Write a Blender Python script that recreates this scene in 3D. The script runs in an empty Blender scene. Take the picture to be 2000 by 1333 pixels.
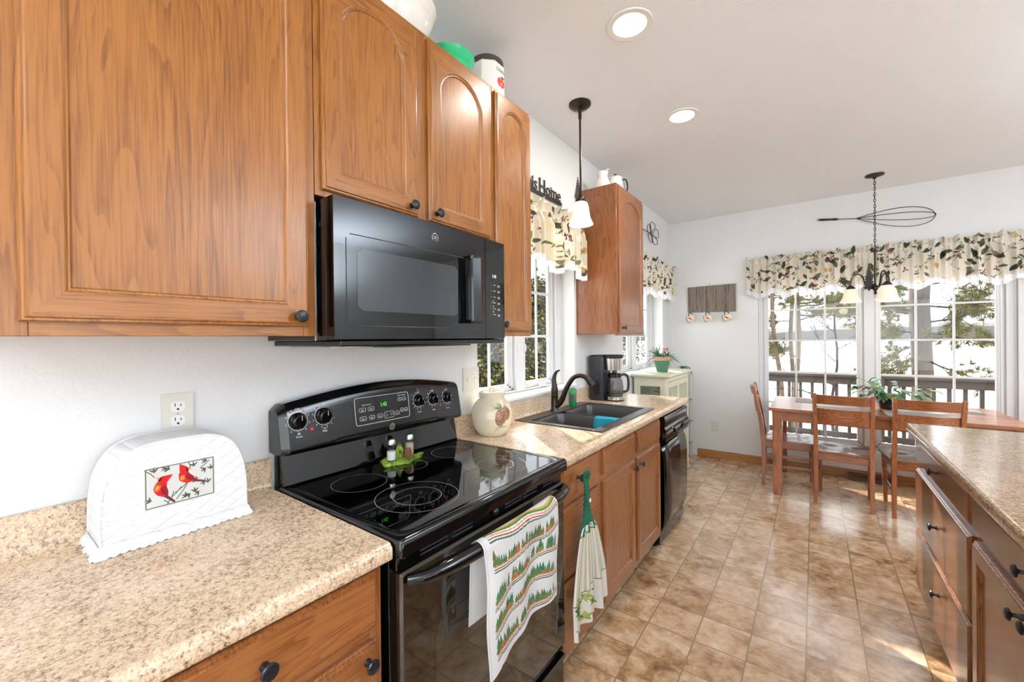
import bpy, math, random
import numpy as np
from mathutils import Vector, Matrix
PI = math.pi
sc = bpy.context.scene
COL = sc.collection
rnd = random.Random(7)

# ------------------------------------------------------------------ camera
CAM = Vector((1.455, 0.0, 1.436))
yaw, pit, rol, FPX = -0.634873, -0.0045427, -0.0102963, 801.62
F = Vector((math.sin(yaw)*math.cos(pit), math.cos(yaw)*math.cos(pit), math.sin(pit)))
r0 = Vector((math.cos(yaw), -math.sin(yaw), 0)); u0 = r0.cross(F)
Rv = r0*math.cos(rol) + u0*math.sin(rol)
Uv = -r0*math.sin(rol) + u0*math.cos(rol)
cd = bpy.data.cameras.new('camera'); cam = bpy.data.objects.new('camera', cd); COL.objects.link(cam)
cam.matrix_world = Matrix(((Rv.x, Uv.x, -F.x, CAM.x), (Rv.y, Uv.y, -F.y, CAM.y), (Rv.z, Uv.z, -F.z, CAM.z), (0, 0, 0, 1)))
cd.sensor_width = 36; cd.sensor_fit = 'HORIZONTAL'; cd.lens = FPX/2000*36
cd.clip_start = 0.02; cd.clip_end = 2000
sc.camera = cam
sc.view_settings.view_transform = 'Standard'; sc.view_settings.look = 'None'
sc.view_settings.gamma = 1; sc.view_settings.use_curve_mapping = False
sc.view_settings.exposure = -0.17

# ------------------------------------------------------------------ world, sun, daylight
w = bpy.data.worlds.new('world'); sc.world = w; w.use_nodes = True
bg = w.node_tree.nodes['Background']; bg.inputs[0].default_value = (0.93, 0.965, 1.0, 1); bg.inputs[1].default_value = 3.6
def lamp(name, kind, loc, energy, color=(1, 1, 1), **k):
    d = bpy.data.lights.new(name, kind); d.energy = energy; d.color = color
    for a, b in k.items(): setattr(d, a, b)
    o = bpy.data.objects.new(name, d); COL.objects.link(o); o.location = loc
    return o
sun_dir = Vector((0.77*math.cos(math.radians(27)), -0.64*math.cos(math.radians(27)), -math.sin(math.radians(27))))
s = lamp('sun', 'SUN', (-6, 12, 8), 14.0, (1, 0.94, 0.84), angle=0.012)
s.rotation_euler = sun_dir.to_track_quat('-Z', 'Y').to_euler()
def area(name, loc, direction, sx, sy, energy, color=(1, 1, 1)):
    o = lamp(name, 'AREA', loc, energy, color, shape='RECTANGLE', size=sx, size_y=sy)
    o.rotation_euler = Vector(direction).to_track_quat('-Z', 'Y').to_euler()
    return o
# daylight that comes in by the patio door (right wall) and the living room windows (back wall)
area('patio_daylight', (5.30, 0.0, 1.08), (-1, 0, 0.1), 2.3, 2.0, 22, (0.86, 0.93, 1.0))
area('living_daylight', (2.3, -2.86, 1.55), (0, 1, 0.25), 3.0, 1.5, 30, (0.86, 0.93, 1.0))
# added fill spots out of view, aimed up to brighten the ceiling
for loc, e in (((2.9, -1.7, 1.85), 1150), ((4.55, 2.6, 1.85), 950)):
    o = lamp('ceiling_fill_spot', 'SPOT', loc, e, (0.76, 0.88, 1.0), shadow_soft_size=0.12); o.data.spot_size = math.radians(150); o.data.spot_blend = 0.8
    o.rotation_euler = (math.pi, 0, 0)
for loc, dr, sx, sy in (((1.9, 5.62, 1.25), (0, -1, 0), 2.0, 2.1), ((-0.24, 2.2, 1.65), (1, 0, 0), 1.15, 1.2), ((-0.24, 4.37, 1.65), (1, 0, 0), 1.3, 1.2)):
    a_ = area('window_portal', loc, dr, sx, sy, 1); a_.data.cycles.is_portal = True

# ------------------------------------------------------------------ material helpers
def srgb(c):
    if isinstance(c, str): c = tuple(int(c[i:i+2], 16)/255 for i in (0, 2, 4))
    elif max(c) > 1.0: c = tuple(x/255 for x in c)
    return tuple(x/12.92 if x <= 0.04045 else ((x+0.055)/1.055)**2.4 for x in c) + (1,)
class N:
    def __init__(s, name):
        s.m = bpy.data.materials.new(name); s.m.use_nodes = True; s.t = s.m.node_tree
        s.p = s.t.nodes['Principled BSDF']; s.out = s.t.nodes['Material Output']
    def n(s, typ, **k):
        x = s.t.nodes.new(typ)
        for a, b in k.items():
            if a.startswith('i_'):
                key = a[2:]; x.inputs[int(key) if key.isdigit() else key.replace('_', ' ')].default_value = b
            else: setattr(x, a, b)
        return x
    def l(s, a, b): s.t.links.new(a, b)
    def math(s, op, a, b=None, c=None):
        x = s.n('ShaderNodeMath', operation=op)
        for i, v in enumerate((a, b, c)):
            if v is None: continue
            if isinstance(v, (int, float)): x.inputs[i].default_value = v
            else: s.l(v, x.inputs[i])
        return x.outputs[0]
    def ramp(s, fac, stops, interp='LINEAR'):
        x = s.n('ShaderNodeValToRGB'); cr = x.color_ramp; cr.interpolation = interp
        while len(cr.elements) < len(stops): cr.elements.new(0.5)
        for e, (p, c) in zip(cr.elements, stops):
            e.position = p; e.color = c if len(c) == 4 else srgb(c)
        s.l(fac, x.inputs[0]); return x.outputs[0]
    def mix(s, fac, a, b, blend='MIX'):
        x = s.n('ShaderNodeMix', data_type='RGBA', blend_type=blend)
        for i, v in ((0, fac), (6, a), (7, b)):
            if isinstance(v, (int, float)): x.inputs[i].default_value = v
            elif isinstance(v, tuple): x.inputs[i].default_value = v
            else: s.l(v, x.inputs[i])
        return x.outputs[2]
    def coord(s, scale=(1, 1, 1), rot=(0, 0, 0), loc=(0, 0, 0), kind='Object'):
        tc = s.n('ShaderNodeTexCoord'); mp = s.n('ShaderNodeMapping')
        mp.inputs['Scale'].default_value = scale; mp.inputs['Rotation'].default_value = rot; mp.inputs['Location'].default_value = loc
        s.l(tc.outputs[kind], mp.inputs[0]); return mp.outputs[0]
    def noise(s, vec, scale=5, detail=2, rough=0.5, dist=0):
        x = s.n('ShaderNodeTexNoise'); x.inputs['Scale'].default_value = scale; x.inputs['Detail'].default_value = detail
        x.inputs['Roughness'].default_value = rough; x.inputs['Distortion'].default_value = dist
        s.l(vec, x.inputs['Vector']); return x.outputs['Fac']
    def bump(s, h, strength=0.2, dist=0.01):
        b = s.n('ShaderNodeBump'); b.inputs['Strength'].default_value = strength; b.inputs['Distance'].default_value = dist
        s.l(h, b.inputs['Height']); s.l(b.outputs[0], s.p.inputs['Normal'])
    def base(s, c):
        if isinstance(c, tuple): s.p.inputs['Base Color'].default_value = c
        else: s.l(c, s.p.inputs['Base Color'])
    def set(s, **k):
        for a, b in k.items():
            s.p.inputs[a.replace('_', ' ')].default_value = b
        return s
def plain(name, c, rough=0.5, metal=0, **k):
    m = N(name); m.base(srgb(c)); m.set(Roughness=rough, Metallic=metal)
    m.set(**k)
    # slight procedural unevenness of the finish
    v = m.noise(m.coord(), 35, 2); r = m.math('MULTIPLY_ADD', v, 0.08, max(rough-0.04, 0.0)); m.l(r, m.p.inputs['Roughness'])
    return m.m
def wood(name, dark, mid, light, axis='z', rings=19, sx=8.5, rough=0.32, pore=1.0, coat=0.0, knots=False):
    """contours of a stretched noise read as cathedral grain"""
    m = N(name)
    lo = 0.55
    sc_ = {'z': (sx, sx, lo*1.5), 'y': (sx, lo*1.5, sx), 'x': (lo*1.5, sx, sx)}[axis]
    v = m.coord(sc_)
    n1 = m.noise(v, 1.0, 2.5, 0.45, 0.35)
    ringv = m.math('FRACT', m.math('MULTIPLY', n1, rings))
    tri = m.math('POWER', m.math('ABSOLUTE', m.math('SUBTRACT', ringv, 0.08)), 0.45)
    fine_s = {'z': (210, 210, 7), 'y': (210, 7, 210), 'x': (7, 210, 210)}[axis]
    n2 = m.noise(m.coord(fine_s), 1.0, 3, 0.6)
    n3 = m.noise(m.coord({'z': (3, 3, .6), 'y': (3, .6, 3), 'x': (.6, 3, 3)}[axis]), 1.0, 2)
    f = m.math('ADD', m.math('MULTIPLY', tri, 0.27), m.math('MULTIPLY', n2, pore))
    f = m.math('ADD', f, m.math('MULTIPLY', m.math('SUBTRACT', n3, 0.5), 0.5))
    c = m.ramp(f, [(0.36, dark), (0.56, mid), (0.80, light)])
    m.base(c); m.set(Roughness=rough); m.p.inputs['Coat Weight'].default_value = coat
    m.p.inputs['Coat Roughness'].default_value = 0.12
    m.bump(n2, 0.25, 0.001)
    return m.m

MAT = {}
MAT['oak'] = wood('oak_honey', '6A3C10', '824E19', '975F26', 'z', rough=0.33, coat=0.12)
MAT['oak_h'] = wood('oak_honey_across', '6A3C10', '824E19', '975F26', 'y', rough=0.33, coat=0.12)
MAT['oak2'] = wood('oak_honey_shaded', '4E2A0E', '733F1C', '8A552C', 'z', rough=0.3, coat=0.3)  # same oak as the upper cabinets, with weaker light put into its colour
MAT['oak2_h'] = wood('oak_honey_shaded_across', '4E2A0E', '733F1C', '8A552C', 'y', rough=0.3, coat=0.3)
MAT['oak3'] = wood('oak_island_shaded', '331D0F', '54321C', '6C452A', 'y', rough=0.27, coat=0.5)  # same oak again, island shade painted into the tone
MAT['oak3_z'] = wood('oak_island_shaded_upright', '4A2810', '703F1E', '87542E', 'z', rough=0.27, coat=0.5)
MAT['oakdark'] = wood('oak_recess', '30190A', '52300F', '6A421C', 'y')
MAT['cherry'] = wood('table_wood', '4A2410', '7C4424', '9A5C34', 'z', sx=12, rough=0.3, coat=0.4)
MAT['cherry_x'] = wood('table_wood_across', '4A2410', '7C4424', '9A5C34', 'x', sx=12, rough=0.3, coat=0.4)
MAT['cherry_y'] = wood('table_wood_deep', '4A2410', '7C4424', '9A5C34', 'y', sx=12, rough=0.3, coat=0.4)
MAT['baseboard'] = wood('baseboard_oak', '7A4A20', 'A06A34', 'B8824A', 'x', sx=14, rough=0.35)
MAT['barn'] = wood('weathered_board', '4A3F36', '6E6056', '877A6C', 'z', sx=20, rough=0.85, rings=5)
MAT['black'] = plain('black_gloss', '050607', 0.06)
MAT['blackenamel'] = plain('black_enamel', '060708', 0.08)
MAT['blackplastic'] = plain('black_plastic', '14171A', 0.38)
MAT['graphite'] = plain('graphite_plastic', '24282D', 0.45)
MAT['glassblack'] = plain('black_glass', '020203', 0.02)
MAT['bronze'] = plain('oil_rubbed_bronze', '3A322E', 0.3, 0.75)
MAT['knob'] = plain('black_knob', '1A1C20', 0.28, 0.3)
MAT['steel'] = plain('brushed_steel', 'C9C6C0', 0.25, 1.0)
MAT['chrome'] = plain('chrome', 'D8D8DA', 0.08, 1.0)
MAT['vinyl'] = plain('white_vinyl', 'DDDFE0', 0.35)
MAT['trimwhite'] = plain('white_trim', 'ECEBE6', 0.4)
MAT['plate'] = plain('ivory_plate', 'DAD6CB', 0.35)
MAT['slot'] = plain('dark_slot', '1E1C1A', 0.6)
MAT['iron'] = plain('wrought_iron', '2C2724', 0.5, 0.4)
MAT['whiteglaze'] = plain('white_glaze', 'EFECE4', 0.12)
MAT['greenglaze'] = plain('green_glaze', '2FB87E', 0.1)
MAT['sinkmat'] = plain('composite_sink', '3B3836', 0.35)
MAT['teal'] = plain('teal_cloth', '1593A8', 0.9)
MAT['cream'] = plain('cream_paint', 'DDD9BF', 0.4)
MAT['potgreen'] = plain('painted_green_clay', '48775E', 0.5)
MAT['potrim'] = plain('terracotta_rim', 'C79A86', 0.7)
MAT['soil'] = plain('soil', '2E2219', 0.95)
MAT['leafdark'] = plain('dark_leaf', '2B6A3A', 0.4, Transmission_Weight=0.0)
MAT['leafyellow'] = plain('yellow_green_leaf', '6F8A3E', 0.4)
MAT['leafgrey'] = plain('grey_green_leaf', '587A62', 0.5)
MAT['redflower'] = plain('red_flower', 'C8413A', 0.5)
MAT['white'] = plain('white_paint_print', 'E8E8E8', 0.5)
MAT['greyprint'] = plain('grey_print', '9A9A98', 0.4)
MAT['redprint'] = plain('red_print', 'D02030', 0.5)
MAT['snow'] = plain('snow', 'F6F8FA', 0.8)
MAT['bark'] = wood('pine_bark', '2A2320', '4C423C', '665A52', 'z', sx=16, rings=9, rough=0.9)
MAT['bark2'] = wood('thin_bark', '342A22', '544638', '6C5C4A', 'z', sx=22, rings=7, rough=0.9)
MAT['twig'] = plain('bare_twig', '3A2C26', 0.85)
MAT['needle'] = plain('pine_needle', '4A5024', 0.7)
MAT['needle2'] = plain('pine_needle_light', '8A8040', 0.7)
MAT['needle3'] = plain('spruce_needle', '222C16', 0.8)
MAT['deckwood'] = plain('weathered_deck_wood', '453C38', 0.8)
MAT['hill'] = plain('far_forest', '5E5C5A', 1.0)
def wallmat(name, c, bs=0.35):
    m = N(name); m.base(srgb(c)); m.set(Roughness=0.85)
    h = m.noise(m.coord(), 95, 3, 0.6); m.bump(h, bs, 0.004); return m.m
MAT['wall'] = wallmat('painted_wall', 'E6E6E5')
MAT['ceil'] = wallmat('textured_ceiling', 'EFF0F2', 0.6)
def floor_material():
    m = N('vinyl_tile_floor')
    tc = m.n('ShaderNodeTexCoord'); sep = m.n('ShaderNodeSeparateXYZ'); m.l(tc.outputs['Object'], sep.inputs[0])
    cx = m.math('DIVIDE', m.math('SUBTRACT', sep.outputs[0], 0.559), 0.2145)
    cy = m.math('DIVIDE', m.math('SUBTRACT', sep.outputs[1], 1.851), 0.2085)
    fx, fy = m.math('FRACT', cx), m.math('FRACT', cy)
    ex = m.math('MINIMUM', fx, m.math('SUBTRACT', 1.0, fx)); ey = m.math('MINIMUM', fy, m.math('SUBTRACT', 1.0, fy))
    e = m.math('MINIMUM', ex, ey)
    grout = m.math('LESS_THAN', e, 0.014)
    cell = m.n('ShaderNodeCombineXYZ'); m.l(m.math('FLOOR', cx), cell.inputs[0]); m.l(m.math('FLOOR', cy), cell.inputs[1])
    wn = m.n('ShaderNodeTexWhiteNoise'); m.l(cell.outputs[0], wn.inputs['Vector'])
    sh = m.n('ShaderNodeVectorMath', operation='SCALE'); sh.inputs['Scale'].default_value = 9.0; m.l(wn.outputs['Color'], sh.inputs[0])
    ad = m.n('ShaderNodeVectorMath', operation='ADD'); m.l(tc.outputs['Object'], ad.inputs[0]); m.l(sh.outputs[0], ad.inputs[1])
    a = m.noise(ad.outputs[0], 8, 4, 0.6, 0.6); b = m.noise(ad.outputs[0], 32, 5, 0.7)
    f = m.math('ADD', m.math('MULTIPLY', a, 0.75), m.math('MULTIPLY', b, 0.45))
    f = m.math('ADD', f, m.math('MULTIPLY', m.math('SUBTRACT', wn.outputs['Value'], 0.5), 0.12))
    c = m.ramp(f, [(0.36, '664A32'), (0.47, '98734F'), (0.56, 'BB976F'), (0.67, 'D2B392'), (0.80, 'E2CEB4')])
    c = m.mix(grout, c, srgb('8C7456'))
    m.base(c)
    r = m.math('MULTIPLY_ADD', b, 0.20, 0.12); m.l(r, m.p.inputs['Roughness'])
    h = m.math('SUBTRACT', m.math('MULTIPLY', b, 0.25), grout); m.bump(h, 0.25, 0.002)
    m.p.inputs['Specular IOR Level'].default_value = 1.0
    m.p.inputs['Coat Weight'].default_value = 0.35; m.p.inputs['Coat Roughness'].default_value = 0.16
    return m.m
MAT['floor'] = floor_material()
def granite(name, stops):
    m = N(name); v = m.coord()
    vs = m.coord((1, 1, 1), (0.3, 0.2, 0.5))
    a = m.noise(v, 105, 5, 0.7, 0.5); b = m.noise(vs, 260, 4, 0.65, 0.4); big = m.noise(vs, 9, 2)
    f = m.math('ADD', m.math('MULTIPLY', a, 0.6), m.math('MULTIPLY', b, 0.4))
    f = m.math('ADD', f, m.math('MULTIPLY', m.math('SUBTRACT', big, 0.5), 0.14))
    m.base(m.ramp(f, stops)); m.set(Roughness=0.13); return m.m
MAT['granite'] = granite('speckled_laminate', [(0.36, '56483E'), (0.43, '9A826A'), (0.495, 'CDB193'), (0.56, 'D9C1A3'), (0.63, 'E4D4BE'), (0.7, 'EEE7DC')])
MAT['granite2'] = granite('speckled_laminate_shaded', [(0.36, '3E2E24'), (0.43, '6E543C'), (0.495, '98795A'), (0.56, 'A98A68'), (0.63, 'BBA384'), (0.7, 'CDBDA6')])  # same laminate as the sink run, darkened because the island is less lit
def vcol(name, rough=0.9, trans=0.0):
    m = N(name); a = m.n('ShaderNodeAttribute', attribute_name='Col'); m.base(a.outputs['Color']); m.set(Roughness=rough)
    h = m.noise(m.coord(), 700, 1); m.bump(h, 0.2, 0.0006)
    if trans:
        tr = m.n('ShaderNodeBsdfTranslucent'); m.l(a.outputs['Color'], tr.inputs[0])
        mx = m.n('ShaderNodeMixShader'); mx.inputs[0].default_value = trans
        m.l(m.p.outputs[0], mx.inputs[1]); m.l(tr.outputs[0], mx.inputs[2]); m.l(mx.outputs[0], m.out.inputs[0])
    return m.m
MAT['print'] = vcol('printed_cotton', trans=0.25)
MAT['printgloss'] = vcol('printed_glaze', 0.12)
def quilt():
    m = N('quilted_white_cotton'); m.base(srgb('E9E9EA')); m.set(Roughness=0.85)
    tc = m.n('ShaderNodeTexCoord'); sep = m.n('ShaderNodeSeparateXYZ'); m.l(tc.outputs['Object'], sep.inputs[0])
    y, z = sep.outputs[1], sep.outputs[2]
    a = m.math('ABSOLUTE', m.math('SINE', m.math('MULTIPLY', m.math('ADD', y, m.math('MULTIPLY', z, 1.7)), 62)))
    b = m.math('ABSOLUTE', m.math('SINE', m.math('MULTIPLY', m.math('SUBTRACT', y, m.math('MULTIPLY', z, 1.7)), 62)))
    h = m.math('POWER', m.math('MULTIPLY', a, b), 0.35); nz = m.noise(m.coord(), 60, 2)
    m.bump(m.math('ADD', h, m.math('MULTIPLY', nz, 0.5)), 0.55, 0.004); return m.m
MAT['quilt'] = quilt()
def glassmat(name, tint=(1, 1, 1, 1), rough=0.0):
    m = N(name); m.t.nodes.remove(m.p)
    tr = m.n('ShaderNodeBsdfTransparent'); tr.inputs[0].default_value = tint
    gl = m.n('ShaderNodeBsdfGlossy'); gl.inputs['Roughness'].default_value = rough
    fr = m.n('ShaderNodeLayerWeight'); fr.inputs[0].default_value = 0.5
    fac = m.math('MULTIPLY_ADD', m.math('POWER', fr.outputs['Facing'], 5.0), 0.6, 0.025)
    mx = m.n('ShaderNodeMixShader'); m.l(fac, mx.inputs[0]); m.l(tr.outputs[0], mx.inputs[1]); m.l(gl.outputs[0], mx.inputs[2])
    m.l(mx.outputs[0], m.out.inputs[0]); return m.m
MAT['pane'] = glassmat('window_pane')
MAT['clearglass'] = glassmat('clear_glass', (0.9, 0.93, 0.93, 1), 0.02)
MAT['smokeglass'] = glassmat('coffee_glass', (0.5, 0.5, 0.52, 1), 0.02)
def emis(name, c, strength, base=None):
    m = N(name); m.base(srgb(base or c)); m.p.inputs['Emission Color'].default_value = srgb(c); m.p.inputs['Emission Strength'].default_value = strength
    m.set(Roughness=0.4); return m.m
MAT['lensglow'] = emis('lamp_lens', 'FFFCF4', 3.0)
MAT['shadeglow'] = emis('frosted_lit_shade', 'FFE9C4', 0.85, 'E8DEC8')
MAT['shadeglow2'] = emis('frosted_dim_shade', 'F6DFC0', 0.35, 'E8DCC8')
MAT['greenled'] = emis('green_display', '40E030', 1.2)
MAT['whiteled'] = emis('white_display', 'E8F0FF', 1.0)
def window_mesh_glass():
    # oven / microwave viewing window: dark glass with a fine metal mesh behind
    m = N('mesh_glass'); v = m.coord((1, 900, 900)); ch = m.n('ShaderNodeTexChecker'); ch.inputs['Scale'].default_value = 0.35
    m.l(v, ch.inputs[0]); c = m.mix(ch.outputs['Fac'], srgb('2A2D2F'), srgb('3E4244')); m.base(c); m.set(Roughness=0.05); return m.m
MAT['meshglass'] = window_mesh_glass()
MAT['ovenglass'] = plain('tinted_oven_glass', '15100C', 0.03, Specular_IOR_Level=1.0)
MAT['dwblack'] = plain('dishwasher_black', '060607', 0.12, Specular_IOR_Level=0.8)

# ------------------------------------------------------------------ mesh helpers
ORG = {}
class M:
    def __init__(s): s.v = []; s.f = []; s.mi = []; s.col = None
    def add(s, vs, fs, m=0):
        o = len(s.v); s.v += [tuple(v) for v in vs]
        for f in fs: s.f.append(tuple(i+o for i in f)); s.mi.append(m)
        return s
    def box(s, x0, x1, y0, y1, z0, z1, m=0):
        if x0 > x1: x0, x1 = x1, x0
        if y0 > y1: y0, y1 = y1, y0
        if z0 > z1: z0, z1 = z1, z0
        return s.add([(x0, y0, z0), (x1, y0, z0), (x1, y1, z0), (x0, y1, z0), (x0, y0, z1), (x1, y0, z1), (x1, y1, z1), (x0, y1, z1)],
                     [(0, 3, 2, 1), (4, 5, 6, 7), (0, 1, 5, 4), (1, 2, 6, 5), (2, 3, 7, 6), (3, 0, 4, 7)], m)
    def bar(s, a, b, w, h, up=(0, 0, 1), m=0, w2=None, h2=None):
        a, b = Vector(a), Vector(b); d = (b-a).normalized(); sd = d.cross(Vector(up)).normalized(); u = sd.cross(d)
        w2 = w if w2 is None else w2; h2 = h if h2 is None else h2; vs = []
        for p, ww, hh in ((a, w, h), (b, w2, h2)):
            vs += [p-sd*ww/2-u*hh/2, p+sd*ww/2-u*hh/2, p+sd*ww/2+u*hh/2, p-sd*ww/2+u*hh/2]
        return s.add(vs, [(0, 1, 2, 3), (7, 6, 5, 4), (0, 4, 5, 1), (1, 5, 6, 2), (2, 6, 7, 3), (3, 7, 4, 0)], m)
    def tube(s, path, r, n=8, m=0, caps=True, closed=False):
        P = [Vector(p) for p in path]; k = len(P); rr = r if isinstance(r, (list, tuple)) else [r]*k
        ref = Vector((0.123, 0.31, 0.94)); vs = []; prev = None
        for i, p in enumerate(P):
            if closed: d = P[(i+1) % k]-P[i-1]
            else: d = P[min(i+1, k-1)]-P[max(i-1, 0)]
            if d.length < 1e-9: d = Vector((0, 0, 1))
            d.normalize()
            if prev is None: a = d.cross(ref).normalized()
            else:
                a = prev - d*prev.dot(d)
                a = a.normalized() if a.length > 1e-6 else d.cross(ref).normalized()
            prev = a; b = d.cross(a)
            for j in range(n):
                t = 2*PI*j/n; vs.append(p+a*math.cos(t)*rr[i]+b*math.sin(t)*rr[i])
        fs = []
        for i in range(k if closed else k-1):
            i2 = (i+1) % k
            for j in range(n): fs.append((i*n+j, i*n+(j+1) % n, i2*n+(j+1) % n, i2*n+j))
        if caps and not closed: fs.append(tuple(range(n))[::-1]); fs.append(tuple((k-1)*n+j for j in range(n)))
        return s.add(vs, fs, m)
    def lathe(s, prof, c=(0, 0, 0), n=32, m=0, axis='z', ry=None, mf=None):
        """prof: (radius, height) list"""
        vs = []; fs = []; k = len(prof)
        for (r, h) in prof:
            for j in range(n):
                t = 2*PI*j/n; a, b = math.cos(t)*r, math.sin(t)*r*(ry or 1)
                p = {'z': (a, b, h), 'x': (h, a, b), 'y': (b, h, a), '-x': (-h, b, a)}[axis]
                vs.append((c[0]+p[0], c[1]+p[1], c[2]+p[2]))
        for i in range(k-1):
            for j in range(n): fs.append((i*n+j, i*n+(j+1) % n, (i+1)*n+(j+1) % n, (i+1)*n+j))
        o = len(s.f); s.add(vs, fs, m)
        if mf:
            for i in range(k-1):
                for j in range(n): s.mi[o+i*n+j] = mf(i)
        if prof[0][0] > 1e-6: s.add(vs[:n], [tuple(range(n))[::-1]], m)
        if prof[-1][0] > 1e-6: s.add(vs[-n:], [tuple(range(n))], m)
        return s
    def ell(s, c, rx, ry, rz, n=16, k=10, m=0):
        vs = []; fs = []
        for i in range(k+1):
            ph = PI*i/k
            for j in range(n):
                t = 2*PI*j/n; vs.append((c[0]+rx*math.sin(ph)*math.cos(t), c[1]+ry*math.sin(ph)*math.sin(t), c[2]-rz*math.cos(ph)))
        for i in range(k):
            for j in range(n): fs.append((i*n+j, i*n+(j+1) % n, (i+1)*n+(j+1) % n, (i+1)*n+j))
        return s.add(vs, fs, m)
    def prism(s, poly, fn, a, b, m=0, side=None):
        """poly 2-D list, fn(u,v,d)->xyz, extruded from depth a to b"""
        n = len(poly); vs = [fn(u, v, a) for u, v in poly]+[fn(u, v, b) for u, v in poly]
        s.add(vs, [tuple(range(n))[::-1], tuple(range(n, 2*n))], m)
        s.add(vs, [(i, (i+1) % n, n+(i+1) % n, n+i) for i in range(n)], m if side is None else side); return s
    def loops(s, L, m=0, cap0=False, cap1=False, mats=None):
        n = len(L[0]); vs = [p for l in L for p in l]; fs = []; o = len(s.f)
        for i in range(len(L)-1):
            for j in range(n): fs.append((i*n+j, i*n+(j+1) % n, (i+1)*n+(j+1) % n, (i+1)*n+j))
        s.add(vs, fs, m)
        if mats:
            for i in range(len(L)-1):
                for j in range(n): s.mi[o+i*n+j] = mats[i]
        k = len(L)-1
        if cap0: s.add(L[0], [tuple(range(n))[::-1]], m)
        if cap1: s.add(L[k], [tuple(range(n))], mats[-1] if mats else m)
        return s
    def grid(s, fn, nu, nv, m=0, wrap=False):
        vs = [fn(i/(nu-1), j/(nv-1)) for j in range(nv) for i in range(nu)]
        fs = [(j*nu+i, j*nu+i+1, (j+1)*nu+i+1, (j+1)*nu+i) for j in range(nv-1) for i in range(nu-1)]
        if wrap: fs += [(j*nu+nu-1, j*nu, (j+1)*nu, (j+1)*nu+nu-1) for j in range(nv-1)]
        return s.add(vs, fs, m)
    def build(s, name, mats, parent=None, bevel=0, seg=2, angle=35, solid=0, sub=0, base=None, col=None, local=False):
        mats = mats if isinstance(mats, (list, tuple)) else [mats]
        V = np.array(s.v, float)
        if parent is not None: org = ORG.get(parent.name, Vector((0, 0, 0)))
        elif base is not None: org = Vector(base)
        elif local: org = Vector((0, 0, 0))
        else: org = Vector(((V[:, 0].min()+V[:, 0].max())/2, (V[:, 1].min()+V[:, 1].max())/2, V[:, 2].min()))
        me = bpy.data.meshes.new(name)
        V2 = V - np.array(org)
        me.from_pydata([tuple(v) for v in V2], [], s.f)
        for x in mats: me.materials.append(MAT[x] if isinstance(x, str) else x)
        if len(mats) > 1: me.polygons.foreach_set('material_index', s.mi)
        me.polygons.foreach_set('use_smooth', [True]*len(s.f))
        me.update()
        import bmesh
        bm = bmesh.new(); bm.from_mesh(me); bmesh.ops.recalc_face_normals(bm, faces=bm.faces); bm.to_mesh(me); bm.free()
        me.set_sharp_from_angle(angle=math.radians(angle))
        if col is not None:
            at = me.color_attributes.new('Col', 'FLOAT_COLOR', 'POINT')
            at.data.foreach_set('color', np.asarray(col, np.float32).ravel())
        o = bpy.data.objects.new(name, me); COL.objects.link(o)
        if parent is not None: o.parent = parent
        else: o.location = org
        ORG[o.name] = org
        if bevel:
            b = o.modifiers.new('bevel', 'BEVEL'); b.width = bevel; b.segments = seg; b.limit_method = 'ANGLE'; b.angle_limit = math.radians(40)
            b.harden_normals = False
        if solid:
            b = o.modifiers.new('solid', 'SOLIDIFY'); b.thickness = solid; b.offset = 0
        if sub:
            b = o.modifiers.new('sub', 'SUBSURF'); b.levels = sub; b.render_levels = sub
        return o
def tag(o, label, cat=None, group=None, kind=None):
    if label: o['label'] = label
    if cat: o['category'] = cat
    if group: o['group'] = group
    if kind: o['kind'] = kind
    return o
def thing(name, label, cat, loc=(0, 0, 0), group=None, rz=0):
    o = bpy.data.objects.new(name, None); COL.objects.link(o); o.location = loc; o.rotation_euler = (0, 0, rz)
    o.empty_display_size = 0.05
    ORG[o.name] = Vector(loc) if rz == 0 else Vector((0, 0, 0)); return tag(o, label, cat, group)
def struct(o): o['kind'] = 'structure'; return o
def text(st, size=1.0, cx=1.0, align='CENTER', space=1.0):
    c = bpy.data.curves.new('txt', 'FONT'); c.body = st; c.size = size; c.align_x = align; c.space_character = space; c.resolution_u = 2
    o = bpy.data.objects.new('txt', c); COL.objects.link(o)
    bpy.context.view_layer.update()
    me = o.to_mesh(); vs = [(v.co.x*cx, v.co.y) for v in me.vertices]; fs = [tuple(p.vertices) for p in me.polygons]
    o.to_mesh_clear(); bpy.data.objects.remove(o); bpy.data.curves.remove(c)
    return vs, fs
def put_text(mesh, st, size, fn, m=0, cx=1.0, align='CENTER', thick=0):
    vs, fs = text(st, size, cx, align)
    if not thick: mesh.add([fn(u, v, 0) for u, v in vs], fs, m); return
    mesh.add([fn(u, v, 0) for u, v in vs], [f[::-1] for f in fs], m); mesh.add([fn(u, v, thick) for u, v in vs], fs, m)
    cnt = {}
    for f in fs:
        for a, b in zip(f, f[1:]+f[:1]): cnt[(a, b)] = 1
    ed = [(a, b) for (a, b) in cnt if (b, a) not in cnt]; n = len(vs)
    mesh.add([fn(u, v, 0) for u, v in vs]+[fn(u, v, thick) for u, v in vs], [(a, b, b+n, a+n) for a, b in ed], m)
def rrect(x0, x1, y0, y1, r, k=5):
    P = []
    for cx, cy, a0 in ((x1-r, y1-r, 0), (x0+r, y1-r, 90), (x0+r, y0+r, 180), (x1-r, y0+r, 270)):
        for i in range(k+1):
            a = math.radians(a0+90*i/k); P.append((cx+r*math.cos(a), cy+r*math.sin(a)))
    return P
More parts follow.
